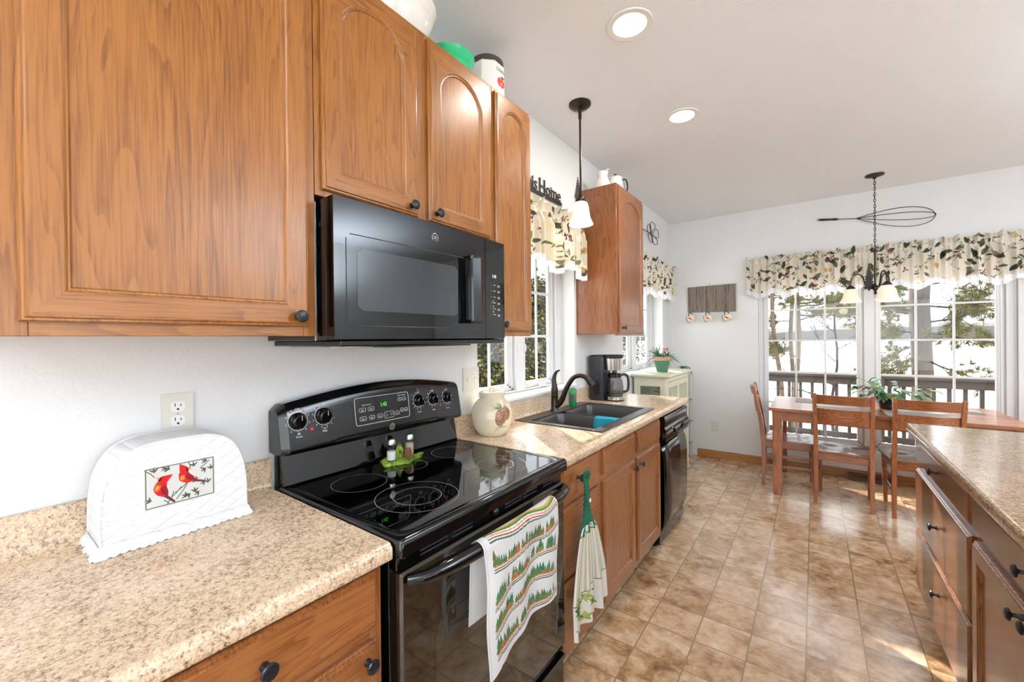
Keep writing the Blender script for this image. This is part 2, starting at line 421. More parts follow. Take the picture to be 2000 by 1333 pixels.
def spline(pts, n=8):
    P = [Vector(p) for p in pts]; P = [P[0]*2-P[1]]+P+[P[-1]*2-P[-2]]; out = []
    for i in range(1, len(P)-2):
        for k in range(n):
            t = k/n; a, b, c, d = P[i-1:i+3]
            out.append(0.5*((2*b)+(c-a)*t+(2*a-5*b+4*c-d)*t*t+(3*b-a-3*c+d)*t**3))
    out.append(P[-2]); return out
def copy_tree(o, parent=None):
    c = o.copy(); COL.objects.link(c); c.parent = parent
    for ch in o.children: copy_tree(ch, c)
    return c
class Paint:
    """a little raster used as vertex colours on printed cloth and glaze"""
    def __init__(s, W, H, nx, ny, bg):
        s.W, s.H, s.nx, s.ny = W, H, nx, ny; s.a = np.zeros((ny, nx, 3)); s.a[:] = srgb(bg)[:3]
        s.X, s.Y = np.meshgrid(np.linspace(0, W, nx), np.linspace(0, H, ny))
    def _w(s, x0, x1, y0, y1):
        i0 = max(0, int(x0/s.W*(s.nx-1))-1); i1 = min(s.nx, int(x1/s.W*(s.nx-1))+3)
        j0 = max(0, int(y0/s.H*(s.ny-1))-1); j1 = min(s.ny, int(y1/s.H*(s.ny-1))+3)
        return slice(j0, max(j1, j0)), slice(i0, max(i1, i0))
    def mask(s, w, m, c, alpha=1):
        c = np.array(srgb(c)[:3]); sub = s.a[w]; sub[m] = sub[m]*(1-alpha)+c*alpha
    def ell(s, x, y, a, b, ang, c, alpha=1, point=False):
        r = max(a, b)*1.1; w = s._w(x-r, x+r, y-r, y+r); X, Y = s.X[w]-x, s.Y[w]-y
        u = (X*math.cos(ang)+Y*math.sin(ang))/a; v = (-X*math.sin(ang)+Y*math.cos(ang))/b
        m = (np.abs(u)+v*v < 1) if point else (u*u+v*v < 1)
        s.mask(w, m, c, alpha)
    def poly(s, P, c, alpha=1):
        xs = [p[0] for p in P]; ys = [p[1] for p in P]; w = s._w(min(xs), max(xs), min(ys), max(ys)); X, Y = s.X[w], s.Y[w]
        ins = np.zeros(X.shape, bool)
        for (x0, y0), (x1, y1) in zip(P, P[1:]+P[:1]):
            if y0 == y1: continue
            cnd = ((Y < y0) != (Y < y1)) & (X < (x1-x0)*(Y-y0)/(y1-y0)+x0); ins ^= cnd
        s.mask(w, ins, c, alpha)
    def line(s, P, t, c, alpha=1):
        for (x0, y0), (x1, y1) in zip(P, P[1:]):
            w = s._w(min(x0, x1)-t, max(x0, x1)+t, min(y0, y1)-t, max(y0, y1)+t); X, Y = s.X[w], s.Y[w]
            dx, dy = x1-x0, y1-y0; L = dx*dx+dy*dy+1e-12; k = np.clip(((X-x0)*dx+(Y-y0)*dy)/L, 0, 1)
            s.mask(w, (X-x0-k*dx)**2+(Y-y0-k*dy)**2 < t*t, c, alpha)
    def col(s): return np.concatenate([s.a.reshape(-1, 3), np.ones((s.nx*s.ny, 1))], 1)

# ================================================================== ROOM SHELL
CH = 2.86; YF = 5.36; XR = 5.2; YB = -2.8
def wall_with_holes(name, P, u0, u1, w0, w1, z0, z1, holes, mat='wall'):
    m = M(); us = sorted({u0, u1} | {h[0] for h in holes} | {h[1] for h in holes})
    for a, b in zip(us, us[1:]):
        hs = [h for h in holes if h[0] <= a and b <= h[1]]
        if not hs: segs = [(z0, z1)]
        else: segs = [(z0, hs[0][2]), (hs[0][3], z1)]
        for c, d in segs:
            if d-c > 1e-4:
                p, q = P(a, w0, c), P(b, w1, d); m.box(p[0], q[0], p[1], q[1], p[2], q[2])
    return struct(m.build(name, mat))
PL = lambda u, w_, z: (-w_, u, z)
PF = lambda u, w_, z: (u, YF+w_, z)
W1 = (1.66, 2.77, 1.09, 2.26); W2 = (3.74, 5.0, 1.09, 2.26); WF = (0.947, 2.855, 0.285, 2.22)
wall_with_holes('wall_left', PL, YB, YF+0.2, 0, 0.2, 0, CH, [W1, W2])
wall_with_holes('wall_far', PF, 0, XR+0.2, 0, 0.2, 0, CH, [WF])
PR = lambda u, w_, z: (XR+w_, u, z)
PB = lambda u, w_, z: (u, YB-w_, z)
wall_with_holes('wall_right', PR, YB, YF, 0, 0.1, 0, CH, [(-1.15, 1.15, 0.05, 2.1)])
wall_with_holes('wall_back', PB, 0, XR, 0, 0.1, 0, CH, [(0.8, 3.8, 0.8, 2.3)])
struct(M().box(-0.2, XR+0.2, YB-0.1, YF+0.2, -0.12, 0).build('floor', 'floor', base=(0, 0, 0)))
struct(M().box(-0.2, XR+0.2, YB-0.1, YF+0.2, CH, CH+0.12).build('ceiling', 'ceil'))
m = M(); m.box(0.30, XR, YF-0.013, YF-0.001, 0.0, 0.088); b = struct(m.build('baseboard_far', 'baseboard', bevel=0.004))

def window(name, P, H, cols, rows, sash_u, depth, mt=0.018, nsash=2, fw=0.035, lock=True, frame_d=0.07):
    """H=(u0,u1,z0,z1) opening; sash_u = glass extents along u; rows = muntin heights"""
    u0, u1, z0, z1 = H
    def pb(mm, a, b, c, d, e, f, mi=0):
        p, q = P(a, c, e), P(b, d, f); mm.box(p[0], q[0], p[1], q[1], p[2], q[2], mi)
    gz0, gz1 = rows[0], rows[-1]
    fr = M()
    pb(fr, u0, sash_u[0][0]-0.055, depth, depth+frame_d, z0, z1); pb(fr, sash_u[-1][1]+0.055, u1, depth, depth+frame_d, z0, z1)
    pb(fr, u0, u1, depth, depth+frame_d, z0, gz0-0.055); pb(fr, u0, u1, depth, depth+frame_d, gz1+0.055, z1)
    for i in range(len(sash_u)-1): pb(fr, sash_u[i][1]+0.055, sash_u[i+1][0]-0.055, depth-0.004, depth+frame_d, z0, z1)
    # stepped inner lines of the frame
    for a, b in ((u0+0.002, u0+0.012), (u1-0.012, u1-0.002)): pb(fr, a, b, depth-0.012, depth+0.01, z0, z1)
    pb(fr, u0, u1, depth-0.012, depth+0.01, z0+0.002, z0+0.014)
    root = struct(fr.build(name, 'vinyl', bevel=0.003))
    for k, (a, b) in enumerate(sash_u):
        sm = M(); s0 = depth+0.012
        for st, dd in ((0.055, s0+0.012), (0.042, s0+0.004), (0.028, s0+0.012), (0.016, s0+0.018)):
            w1_ = s0+0.04
            pb(sm, a-st, a-st+0.0155, dd, w1_, gz0-st, gz1+st); pb(sm, b+st-0.0155, b+st, dd, w1_, gz0-st, gz1+st)
            pb(sm, a-st, b+st, dd, w1_, gz0-st, gz0-st+0.0155); pb(sm, a-st, b+st, dd, w1_, gz1+st-0.0155, gz1+st)
        sa = sm.build('sash', 'vinyl', root, bevel=0.0015, seg=1)
        g = M(); n = cols
        for j in range(1, n):
            u = a+(b-a)*j/n; pb(g, u-mt/2, u+mt/2, s0+0.022, s0+0.034, gz0, gz1)
        for r in rows[1:-1]: pb(g, a, b, s0+0.0225, s0+0.0335, r-mt/2, r+mt/2)
        g.build('grille', 'vinyl', sa, bevel=0.002, seg=1)
        pn = M(); pb(pn, a-0.002, b+0.002, s0+0.026, s0+0.030, gz0-0.002, gz1+0.002); pn.build('pane', 'pane', sa)
    return root
win_left1 = window('window_1', PL, W1, 2, [1.145, 1.455, 1.765, 2.09], [(1.775, 2.115), (2.325, 2.635)], 0.115)
win_left2 = window('window_2', PL, W2, 2, [1.145, 1.455, 1.765, 2.09], [(3.85, 4.25), (4.47, 4.87)], 0.115)
win_far = window('window_3', PF, WF, 3, [0.37, 0.70, 1.045, 1.388, 1.725, 2.07], [(1.040, 1.800), (1.985, 2.740)], 0.045, mt=0.017)
for wn, (u0, u1) in ((win_left1, (1.63, 2.768)), (win_left2, (3.745, 4.998))):
    st = M(); st.box(-0.125, 0.022, u0, u1, 1.068, 1.089); st.build('sill', 'trimwhite', wn, bevel=0.005)
# casement crank handles and latches on window 1
for y in (1.95, 2.48):
    h = M(); h.ell((-0.105, y, 1.108), 0.014, 0.05, 0.014); h.tube([(-0.10, y, 1.118), (-0.09, y-0.02, 1.126), (-0.085, y-0.045, 1.118)], 0.005); h.build('crank_handle', 'vinyl', win_left1)
for y in (2.185, 2.265):
    h = M(); h.ell((-0.125, y, 1.37), 0.008, 0.012, 0.04); h.tube([(-0.115, y, 1.34), (-0.10, y, 1.36), (-0.10, y, 1.40)], 0.005); h.build('latch', 'vinyl', win_left1)
h = M(); h.ell((-0.105, 4.65, 1.108), 0.014, 0.05, 0.014); h.tube([(-0.10, 4.65, 1.118), (-0.09, 4.63, 1.13), (-0.085, 4.60, 1.12)], 0.005); h.build('crank_handle', 'vinyl', win_left2)

# ================================================================== CABINETS
def offs(P, d):
    """inset a closed polygon (counter-clockwise) by d"""
    n = len(P); out = []
    for i in range(n):
        a, b, c = Vector(P[i-1]), Vector(P[i]), Vector(P[(i+1) % n])
        e1, e2 = (b-a), (c-b)
        if e1.length < 1e-9 or e2.length < 1e-9: out.append(tuple(b)); continue
        e1.normalize(); e2.normalize(); n1, n2 = Vector((-e1.y, e1.x)), Vector((-e2.y, e2.x))
        k = n1+n2; k = k/max(0.3, k.dot(n1)) if k.length > 1e-6 else n1
        out.append(tuple(b+k*d))
    return out
def arch_loop(u0, u1, z0, z1, arch, na=12):
    """inner opening of a door; arch = rise of the arched head (0 = square)"""
    if arch <= 0: return [(u0, z0), (u1, z0), (u1, z1), (u0, z1)]
    P = [(u0, z0), (u1, z0), (u1, z1-arch)]
    sh = 0.0; w2 = (u1-u0)/2; R = (w2*w2+arch*arch)/(2*arch); cu, cz = (u0+u1)/2, z1-R
    a0 = math.asin(min(1, w2/R))
    for i in range(1, na): 
        a = a0-2*a0*i/na; P.append((cu+R*math.sin(a), cz+R*math.cos(a)))
    P.append((u0, z1-arch)); return P
def front(name, X, sg, u0, u1, z0, z1, mats, parent, style='door', arch=0.0, fw=0.055, th=0.019, label=None):
    """cabinet door / drawer front lying in the plane x = X, facing sg*x. mats=(upright grain, across grain, recess)"""
    fn = (lambda u, z, d: (X+sg*d, u, z))
    m = M(); R = [(u0, z0), (u1, z0), (u1, z1), (u0, z1)]
    edge = [(0, 0), (0, th-0.010), (0.003, th-0.006), (0.0065, th-0.0055), (0.009, th-0.001), (0.012, th)]
    L = []
    for o_, d in edge: L.append([fn(*p, d) for p in offs(R, o_)])
    m.loops(L, 0, cap0=True)
    for k in range(len(m.f)):       # top and bottom edges follow the grain direction of the rails
        pass
    Ro = offs(R, edge[-1][0])
    if style == 'drawer':
        m.add([fn(*p, th) for p in Ro], [(0, 1, 2, 3)], 1)
    else:
        I = arch_loop(u0+fw, u1-fw, z0+fw, z1-fw, arch)
        (a0, b0), (a1, b1) = Ro[0], Ro[2]
        def outer(p, i):
            n = len(I)
            if i == 0: return (a0, b0)
            if i == 1: return (a1, b0)
            if i == 2: return (a1, b1)
            if i == n-1: return (a0, b1)
            return (p[0], b1)
        O = [outer(p, i) for i, p in enumerate(I)]; n = len(I)
        for i in range(n):
            j = (i+1) % n; mi = 0 if (i == 1 or i == n-1) else 1
            m.add([fn(*O[i], th), fn(*O[j], th), fn(*I[j], th), fn(*I[i], th)], [(0, 1, 2, 3)], mi)
        steps = [(0, th), (0.002, th-0.001), (0.005, th-0.0045), (0.008, th-0.005), (0.011, th-0.0095), (0.012, th-0.010)]
        L = [[fn(*p, d) for p in offs(I, o_)] for o_, d in steps]
        m.loops(L, 0); m.add(L[-1], [tuple(range(n))], 0)
    o = m.build(name, list(mats), parent, angle=28)
    if label: o['label'] = label
    return o
def knob(parent, x, y, z, sg=1, r=0.016, ax=None):
    m = M(); prof = [(0.0, 0.0), (0.009, 0.0), (0.0085, 0.003), (0.0055, 0.007), (0.005, 0.016), (0.009, 0.019), (r, 0.0215), (r+0.0005, 0.024), (r-0.002, 0.027), (r-0.005, 0.0275), (r-0.0055, 0.029), (r-0.009, 0.0295), (0.0, 0.0305)]
    m.lathe(prof, (x, y, z), 24, axis='x' if sg > 0 else '-x'); return m.build('knob', 'knob', parent)
def carcass(parent, x0, x1, y0, y1, z0, z1, mats, name='body', toe=0):
    m = M()
    if toe: m.box(x0, x1, y0, y1, z0+toe, z1); m.box(x0, x1-0.06 if x1 > x0 else x1, y0, y1, z0, z0+toe, 1)
    else: m.box(x0, x1, y0, y1, z0, z1)
    return m.build(name, list(mats), parent, bevel=0.0012, seg=1)
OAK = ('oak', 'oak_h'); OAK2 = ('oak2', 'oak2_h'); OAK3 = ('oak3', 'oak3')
UX = 0.325
def upper(label, y0, y1, z0, z1, doors, knobs, group=None, mats=OAK, fwv=0.055):
    t = thing('wall_cabinet', label, 'cabinet', (0.16, (y0+y1)/2, z0), group)
    m = M(); m.box(0.001, UX-0.019, y0+0.001, y1-0.001, z0+0.012, z1); m.build('body', mats[0], t, bevel=0.001, seg=1)
    f = M(); ys = [y0]+[v for d in doors for v in (d[0]+0.012, d[1]-0.012)]+[y1]
    for a, b in zip(ys[::2], ys[1::2]): f.box(UX-0.019, UX, a, b, z0, z1)
    for a, b in zip(ys[1:-1:2], ys[2::2]): f.box(UX-0.019, UX, a, b, z0, doors[0][2]+0.03, 1); f.box(UX-0.019, UX, a, b, doors[0][3]-0.03, z1, 1)
    f.build('face_frame', list(mats), t, bevel=0.001, seg=1)
    D = []
    for (a, b, c, d) in doors: D.append(front('door', UX+0.0005, 1, a, b, c, d, mats, t, arch=0.085 if b-a > 0.3 else 0.075, fw=fwv))
    for i, y, z in knobs: knob(D[i], UX+0.0195, y, z)
    return t
upper('largest honey oak wall cabinet above the toaster cover, nearest the camera', 0.0, 0.603, 1.450, 2.545, [(0.066, 0.580, 1.476, 2.525)], [(0, 0.545, 1.502)])
upper('short honey oak double-door wall cabinet above the microwave', 0.605, 1.398, 1.850, 2.545, [(0.622, 0.972, 1.868, 2.525), (1.022, 1.372, 1.868, 2.525)], [(0, 0.935, 1.898), (1, 1.052, 1.898)])
upper('narrow honey oak wall cabinet to the right of the microwave', 1.400, 1.692, 1.450, 2.545, [(1.410, 1.682, 1.470, 2.525)], [(0, 1.44, 1.502)], fwv=0.045)
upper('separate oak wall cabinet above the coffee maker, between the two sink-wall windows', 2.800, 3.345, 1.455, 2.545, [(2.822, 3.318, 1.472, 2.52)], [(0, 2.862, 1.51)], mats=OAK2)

BX = 0.610; CT = 0.954
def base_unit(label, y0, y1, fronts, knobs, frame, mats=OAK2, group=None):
    """fronts: (kind, y0, y1, z0, z1)"""
    t = thing('base_cabinet', label, 'cabinet', (0.3, (y0+y1)/2, 0), group)
    m = M(); m.box(0.002, BX-0.02, y0+0.001, y1-0.001, 0.10, CT-0.22 if 'sink' in label else CT-0.0435); m.box(0.002, BX-0.075, y0+0.001, y1-0.001, 0, 0.10, 1); m.build('body', [mats[0], 'oakdark'], t)
    f = M()
    for a, b in frame[0]: f.box(BX-0.02, BX, a, b, 0.10, CT-0.0435)
    for (a, b, c, d) in frame[1]: f.box(BX-0.02, BX-0.0002, a, b, c, d, 1)
    f.build('face_frame', list(mats), t, bevel=0.001, seg=1)
    D = [front('drawer' if k == 'drawer' else ('false_front' if k == 'false' else 'door'), BX+0.0005, 1, a, b, c, d, mats, t, style='door' if k == 'door' else 'drawer') for k, a, b, c, d in fronts]
    for i, y, z in knobs: knob(D[i], BX+0.0195, y, z)
    return t
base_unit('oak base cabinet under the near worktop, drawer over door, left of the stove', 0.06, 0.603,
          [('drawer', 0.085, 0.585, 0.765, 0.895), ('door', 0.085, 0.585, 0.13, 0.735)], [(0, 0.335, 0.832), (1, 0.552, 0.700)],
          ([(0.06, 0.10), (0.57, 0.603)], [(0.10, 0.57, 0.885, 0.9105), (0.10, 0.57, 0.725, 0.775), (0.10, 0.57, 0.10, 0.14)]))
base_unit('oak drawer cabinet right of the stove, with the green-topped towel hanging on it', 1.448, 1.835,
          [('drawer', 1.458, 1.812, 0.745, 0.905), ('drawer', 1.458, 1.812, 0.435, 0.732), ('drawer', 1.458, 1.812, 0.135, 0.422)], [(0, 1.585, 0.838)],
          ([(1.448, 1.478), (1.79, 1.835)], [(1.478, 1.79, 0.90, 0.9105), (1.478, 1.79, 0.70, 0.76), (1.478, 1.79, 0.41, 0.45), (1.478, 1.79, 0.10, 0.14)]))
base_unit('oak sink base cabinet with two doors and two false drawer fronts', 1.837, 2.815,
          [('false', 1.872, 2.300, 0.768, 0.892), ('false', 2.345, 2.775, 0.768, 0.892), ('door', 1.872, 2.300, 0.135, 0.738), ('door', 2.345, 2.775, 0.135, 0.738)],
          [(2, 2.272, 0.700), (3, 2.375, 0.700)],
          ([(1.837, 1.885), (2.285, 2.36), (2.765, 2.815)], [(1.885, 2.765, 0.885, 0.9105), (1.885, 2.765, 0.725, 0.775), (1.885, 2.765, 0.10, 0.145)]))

# ---- worktops: rolled front edge, coved backsplash, as one profile swept along y
def worktop(name, label, y0, y1, xb=0.0, xf=0.645, sg=1, splash=True, hole=None, cat='worktop'):
    """profile in x,z"""
    t = 0.043; P = []
    if splash: P += [(0.0015, 1.052), (0.014, 1.054), (0.019, 1.050), (0.020, 0.975), (0.024, 0.961), (0.036, CT)]
    else: P += [(xb, CT)]
    r = 0.017
    for i in range(7):
        a = PI/2*(1-i/6); P.append((xf-r+r*math.cos(a), CT-0.012-r*0.2+ (r*math.sin(a)-r+0.015)))
    P += [(xf, CT-t+0.006), (xf-0.006, CT-t), (xf-0.035, CT-t), (xf-0.035, CT-0.025), (0.0015 if splash else xb, CT-0.025)]
    m = M(); segs = [(y0, y1)]
    if hole: segs = [(y0, hole[2]), (hole[3], y1)]
    for a, b in segs: m.prism(P, lambda u, v, d: (u, d, v), a, b)
    if hole:
        a, b = hole[2], hole[3]; Pb = [p for p in P if p[0] < 0.05 and p[1] > CT-0.03][: -1]
        Pb = [(0.0015, 1.052), (0.014, 1.054), (0.019, 1.050), (0.020, 0.975), (0.024, 0.961), (0.036, CT), (hole[0], CT), (hole[0], CT-0.025), (0.0015, CT-0.025)]
        m.prism(Pb, lambda u, v, d: (u, d, v), a, b)
        Pf = [(hole[1], CT)]+[p for p in P if p[0] > 0.6 or (p[0] > 0.5 and p[1] < CT-0.02)]; Pf = [q for q in Pf if not (q == Pf[0] and Pf.index(q) > 0)]+[(hole[1], CT-0.025)]
        m.prism(Pf, lambda u, v, d: (u, d, v), a, b)
    return tag(m.build(name, 'granite', angle=50), label, cat)
worktop('worktop', 'speckled beige laminate worktop with backsplash left of the stove', -0.35, 0.612)
worktop('worktop', 'speckled beige laminate worktop with backsplash around the dark sink', 1.436, 3.47, hole=(0.06, 0.555, 1.98, 2.765))

# ---- dishwasher
t = thing('dishwasher', 'glossy black dishwasher at the far end of the sink worktop', 'dishwasher', (0.32, 3.145, 0))
M().box(0.01, 0.60, 2.835, 3.455, 0.02, 0.908).build('body', 'blackenamel', t)
m = M(); m.grid(lambda a, b: (0.602+0.030*(1-(abs(2*b-1))**6), 2.842+0.606*a, 0.10+0.60*b), 4, 14); dd = m.build('door', 'dwblack', t, solid=0.004)
m = M(); prof = [(0.602, 0.715), (0.640, 0.722), (0.650, 0.76), (0.646, 0.80), (0.634, 0.825), (0.640, 0.86), (0.636, 0.895), (0.602, 0.902)]
m.prism(prof, lambda u, v, d: (u, d, v), 2.842, 3.448); cp = m.build('control_panel', 'dwblack', t, bevel=0.004)
m = M(); m.tube(spline([(0.646, 3.02, 0.80), (0.655, 3.06, 0.765), (0.656, 3.145, 0.752), (0.655, 3.23, 0.765), (0.646, 3.27, 0.80)], 6), 0.007, 8); m.build('handle', 'blackenamel', cp)
for k in range(8): M().box(0.6365, 0.6385, 2.92+k*0.055, 2.95+k*0.055, 0.868, 0.874).build('button', 'steel', cp)
M().box(0.55, 0.575, 2.842, 3.448, 0.0, 0.095).build('toe_panel', 'blackplastic', t)

# ---- island / peninsula on the right
IX = 1.893
isl = thing('island_cabinet', 'shade-darkened oak island cabinet with drawers and doors at the right edge', 'cabinet', (2.25, 1.6, 0))
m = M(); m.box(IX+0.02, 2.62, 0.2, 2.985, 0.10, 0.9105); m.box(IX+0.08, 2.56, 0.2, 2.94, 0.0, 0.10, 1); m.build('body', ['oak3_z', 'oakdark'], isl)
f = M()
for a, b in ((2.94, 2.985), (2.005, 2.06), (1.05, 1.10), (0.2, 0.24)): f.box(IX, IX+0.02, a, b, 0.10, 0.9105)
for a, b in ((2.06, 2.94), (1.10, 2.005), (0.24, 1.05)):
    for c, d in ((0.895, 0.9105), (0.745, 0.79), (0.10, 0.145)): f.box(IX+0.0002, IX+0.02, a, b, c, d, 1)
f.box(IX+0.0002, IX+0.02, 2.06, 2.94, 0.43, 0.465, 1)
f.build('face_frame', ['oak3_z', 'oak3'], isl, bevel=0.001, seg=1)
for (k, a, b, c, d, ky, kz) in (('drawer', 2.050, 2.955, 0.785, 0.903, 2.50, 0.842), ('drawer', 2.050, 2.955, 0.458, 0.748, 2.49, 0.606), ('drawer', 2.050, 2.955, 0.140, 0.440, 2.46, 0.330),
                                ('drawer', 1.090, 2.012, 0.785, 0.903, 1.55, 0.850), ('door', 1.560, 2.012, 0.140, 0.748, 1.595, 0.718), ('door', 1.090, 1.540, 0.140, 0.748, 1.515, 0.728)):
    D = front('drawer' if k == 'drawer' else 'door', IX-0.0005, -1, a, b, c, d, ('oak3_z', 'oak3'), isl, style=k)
    knob(D, IX-0.0195, ky, kz, sg=-1)
m = M(); xs, ye = 1.858, 3.095
r = 0.017
def isl_prof(off):
    return [(off+0.0, CT-0.043), (off+0.0, CT-0.012), (off+0.002, CT-0.005), (off+0.007, CT-0.001), (off+0.013, CT)]
L = []
for o_, z in ((0.035, CT-0.025), (0.035, CT-0.043), (0.004, CT-0.043), (0, CT-0.038), (0, CT-0.013), (0.0015, CT-0.007), (0.005, CT-0.0025), (0.011, CT)):
    L.append([(xs+o_, 0.1+o_, z), (3.05-o_, 0.1+o_, z), (3.05-o_, ye-o_, z), (xs+o_, ye-o_, z)])
m.loops(L, 0, cap0=True, cap1=True)
tag(m.build('worktop', 'granite2', angle=60), 'glossy shade-darkened speckled island worktop at the right edge', 'worktop')

# ================================================================== MICROWAVE
t = thing('microwave', 'black over-the-stove microwave with a glossy door and keypad', 'microwave', (0.2, 0.99, 1.42))
Y0, Y1, MZ0, MZ1, MF = 0.6125, 1.3745, 1.437, 1.835, 0.385
m = M(); m.box(0.002, MF-0.02, Y0, Y1, MZ0, MZ1); m.box(0.002, 0.40, Y0+0.02, Y1-0.02, 1.420, MZ0); bd = m.build('body', 'blackenamel', t, bevel=0.003)
# side vents and screw on the near side
m = M()
for a, b in ((1.50, 1.66), (1.70, 1.80)): m.box(0.292, 0.302, Y0-0.002, Y0+0.001, a, b)
m.build('side_slots', 'slot', bd, bevel=0.001)
M().lathe([(0.0, 0.0), (0.006, 0.0), (0.005, 0.002), (0, 0.0025)], (0.335, Y0-0.0002, 1.765), 14, axis='y').build('screw', 'steel', bd)
m = M(); m.box(0.305, 0.312, Y0-0.003, Y0+0.001, MZ0, MZ1); m.build('side_seam', 'steel', bd, bevel=0.001)
# bottom grease filters and lamp
m = M(); m.box(0.05, 0.30, 0.66, 0.94, 1.416, 1.421); m.build('filter', 'steel', bd)
m = M(); m.box(0.05, 0.30, 1.04, 1.32, 1.416, 1.421); m.build('filter', 'steel', bd)
m = M(); m.box(0.305, 0.38, 0.80, 1.19, 1.414, 1.421); m.build('lamp_cover', 'graphite', bd, bevel=0.002)
def mwx(y, z=0):  # gently bowed front
    u = (y-(Y0+Y1)/2)/((Y1-Y0)/2); return MF+0.030-0.010*u*u
def bowed(name, y0, y1, z0, z1, d0, d1, mat, par, r=0.012, n=24):
    m = M(); P = rrect(y0, y1, z0, z1, r, 5) if r else [(y0, z0), (y1, z0), (y1, z1), (y0, z1)]
    # subdivide horizontally through a strip grid
    vs0 = []; ys = [y0+(y1-y0)*i/n for i in range(n+1)]
    def zr(y):
        if not r: return z0, z1
        e = min(y-y0, y1-y); 
        if e >= r: return z0, z1
        k = r-math.sqrt(max(0, r*r-(r-e)**2)); return z0+k, z1-k
    A = [(mwx(y)+d1, y, zr(y)[1]) for y in ys]; B = [(mwx(y)+d1, y, zr(y)[0]) for y in ys]
    A0 = [(mwx(y)+d0, y, zr(y)[1]) for y in ys]; B0 = [(mwx(y)+d0, y, zr(y)[0]) for y in ys]
    k = n+1; V = A+B+A0+B0; Fc = []
    for i in range(n):
        Fc += [(i, i+1, k+i+1, k+i), (2*k+i, 2*k+i+1, i+1, i), (3*k+i, k+i, k+i+1, 3*k+i+1), (2*k+i+1, 2*k+i, 3*k+i, 3*k+i+1)]
    Fc += [(0, k, 3*k, 2*k), (k-1, 2*k-1+0, 4*k-1, 3*k-1)]
    m.add(V, Fc); return m.build(name, mat, par, angle=30)
door_ = bowed('door', Y0, 1.243, MZ0+0.004, MZ1, -0.040, 0.0, 'glassblack', t, r=0)
ctl = bowed('control_panel', 1.246, Y1, MZ0+0.004, MZ1, -0.040, 0.0, 'glassblack', t, r=0)
m = M()
for (a, b) in (((0.648, 1.49), (0.648, 1.725)), ((0.66, 1.737), (1.12, 1.737)), ((0.66, 1.478), (1.20, 1.478))):
    pts = [(mwx(a[0]+(b[0]-a[0])*i/10)+0.0004, a[0]+(b[0]-a[0])*i/10, a[1]+(b[1]-a[1])*i/10) for i in range(11)]
    m.tube(pts, 0.0013, 4)
m.build('groove_line', 'graphite', door_)
bowed('window', 0.682, 1.085, 1.522, 1.700, -0.002, 0.0006, 'meshglass', door_, r=0.012)
# emblem (round, script-like swirl)
m = M(); ex = mwx(0.975); m.lathe([(0, 0), (0.0155, 0.0), (0.0155, 0.0008), (0, 0.001)], (ex, 0.975, 1.785), 28, axis='x'); em = m.build('emblem', 'graphite', door_)
m = M(); m.tube([(ex+0.001, 0.975+0.014*math.cos(a), 1.785+0.014*math.sin(a)) for a in [2*PI*i/28 for i in range(28)]], 0.0007, 4, closed=True)
put_text(m, 'GE', 0.0135, lambda u, v, d: (ex+0.0014, 0.975+u, 1.7805+v), cx=0.8)
m.build('emblem_lettering', 'steel', em)
# handle
m = M(); prof = rrect(1.128, 1.165, -0.008, 0.008, 0.006, 3)
hx = mwx(1.15)
m.prism([(1.120, 0.0), (1.120, 0.028), (1.128, 0.040), (1.160, 0.052), (1.185, 0.040), (1.185, 0.030), (1.150, 0.034), (1.140, 0.024), (1.137, 0.0)], lambda u, v, d: (hx+v, u, d), 1.505, 1.735)
m.box(hx-0.004, hx+0.036, 1.120, 1.185, 1.728, 1.745); m.box(hx-0.004, hx+0.036, 1.120, 1.185, 1.497, 1.512)
m.build('handle', 'black', t, bevel=0.004)
m = M(); pt = lambda u, v, d: (mwx(1.31)+0.0008, 1.308+u, v)
put_text(m, '1:43', 0.019, lambda u, v, d: (mwx(1.305)+0.0012, 1.302+u, 1.685+v), cx=0.8)
m.build('clock_digits', 'whiteled', ctl)
m = M()
for r in range(6):
    for c in range(3):
        w_ = 0.012 if c < 2 else 0.014
        for k in range(2 if c == 2 else 1): m.box(mwx(1.31)+0.0004, mwx(1.31)+0.0012, 1.272+c*0.026, 1.272+c*0.026+w_, 1.655-r*0.024-k*0.005, 1.657-r*0.024-k*0.005)
m.build('key_legends', 'plate', ctl)
m = M()
for r in range(3):
    for c in range(2):
        yy, zz = 1.272+c*0.018, 1.588-r*0.020; m.box(mwx(1.31)+0.0002, mwx(1.31)+0.0009, yy-0.0015, yy+0.0125, zz-0.007, zz+0.008)
m.build('number_keys', 'graphite', ctl)
m = M()
for r in range(3):
    for c in range(2): put_text(m, str(1+r*3+c), 0.010, lambda u, v, d, r=r, c=c: (mwx(1.31)+0.0013, 1.2775+c*0.018+u, 1.585-r*0.020+v))
m.build('number_lettering', 'white', ctl)

# ================================================================== STOVE
R0, R1 = 0.622, 1.428
t = thing('stove', 'black glass-top electric stove with knobs on a curved back panel', 'stove', (0.33, 1.025, 0))
M().box(0.012, 0.612, R0+0.002, R1-0.002, 0.03, 0.93).build('body', 'blackenamel', t, bevel=0.002)
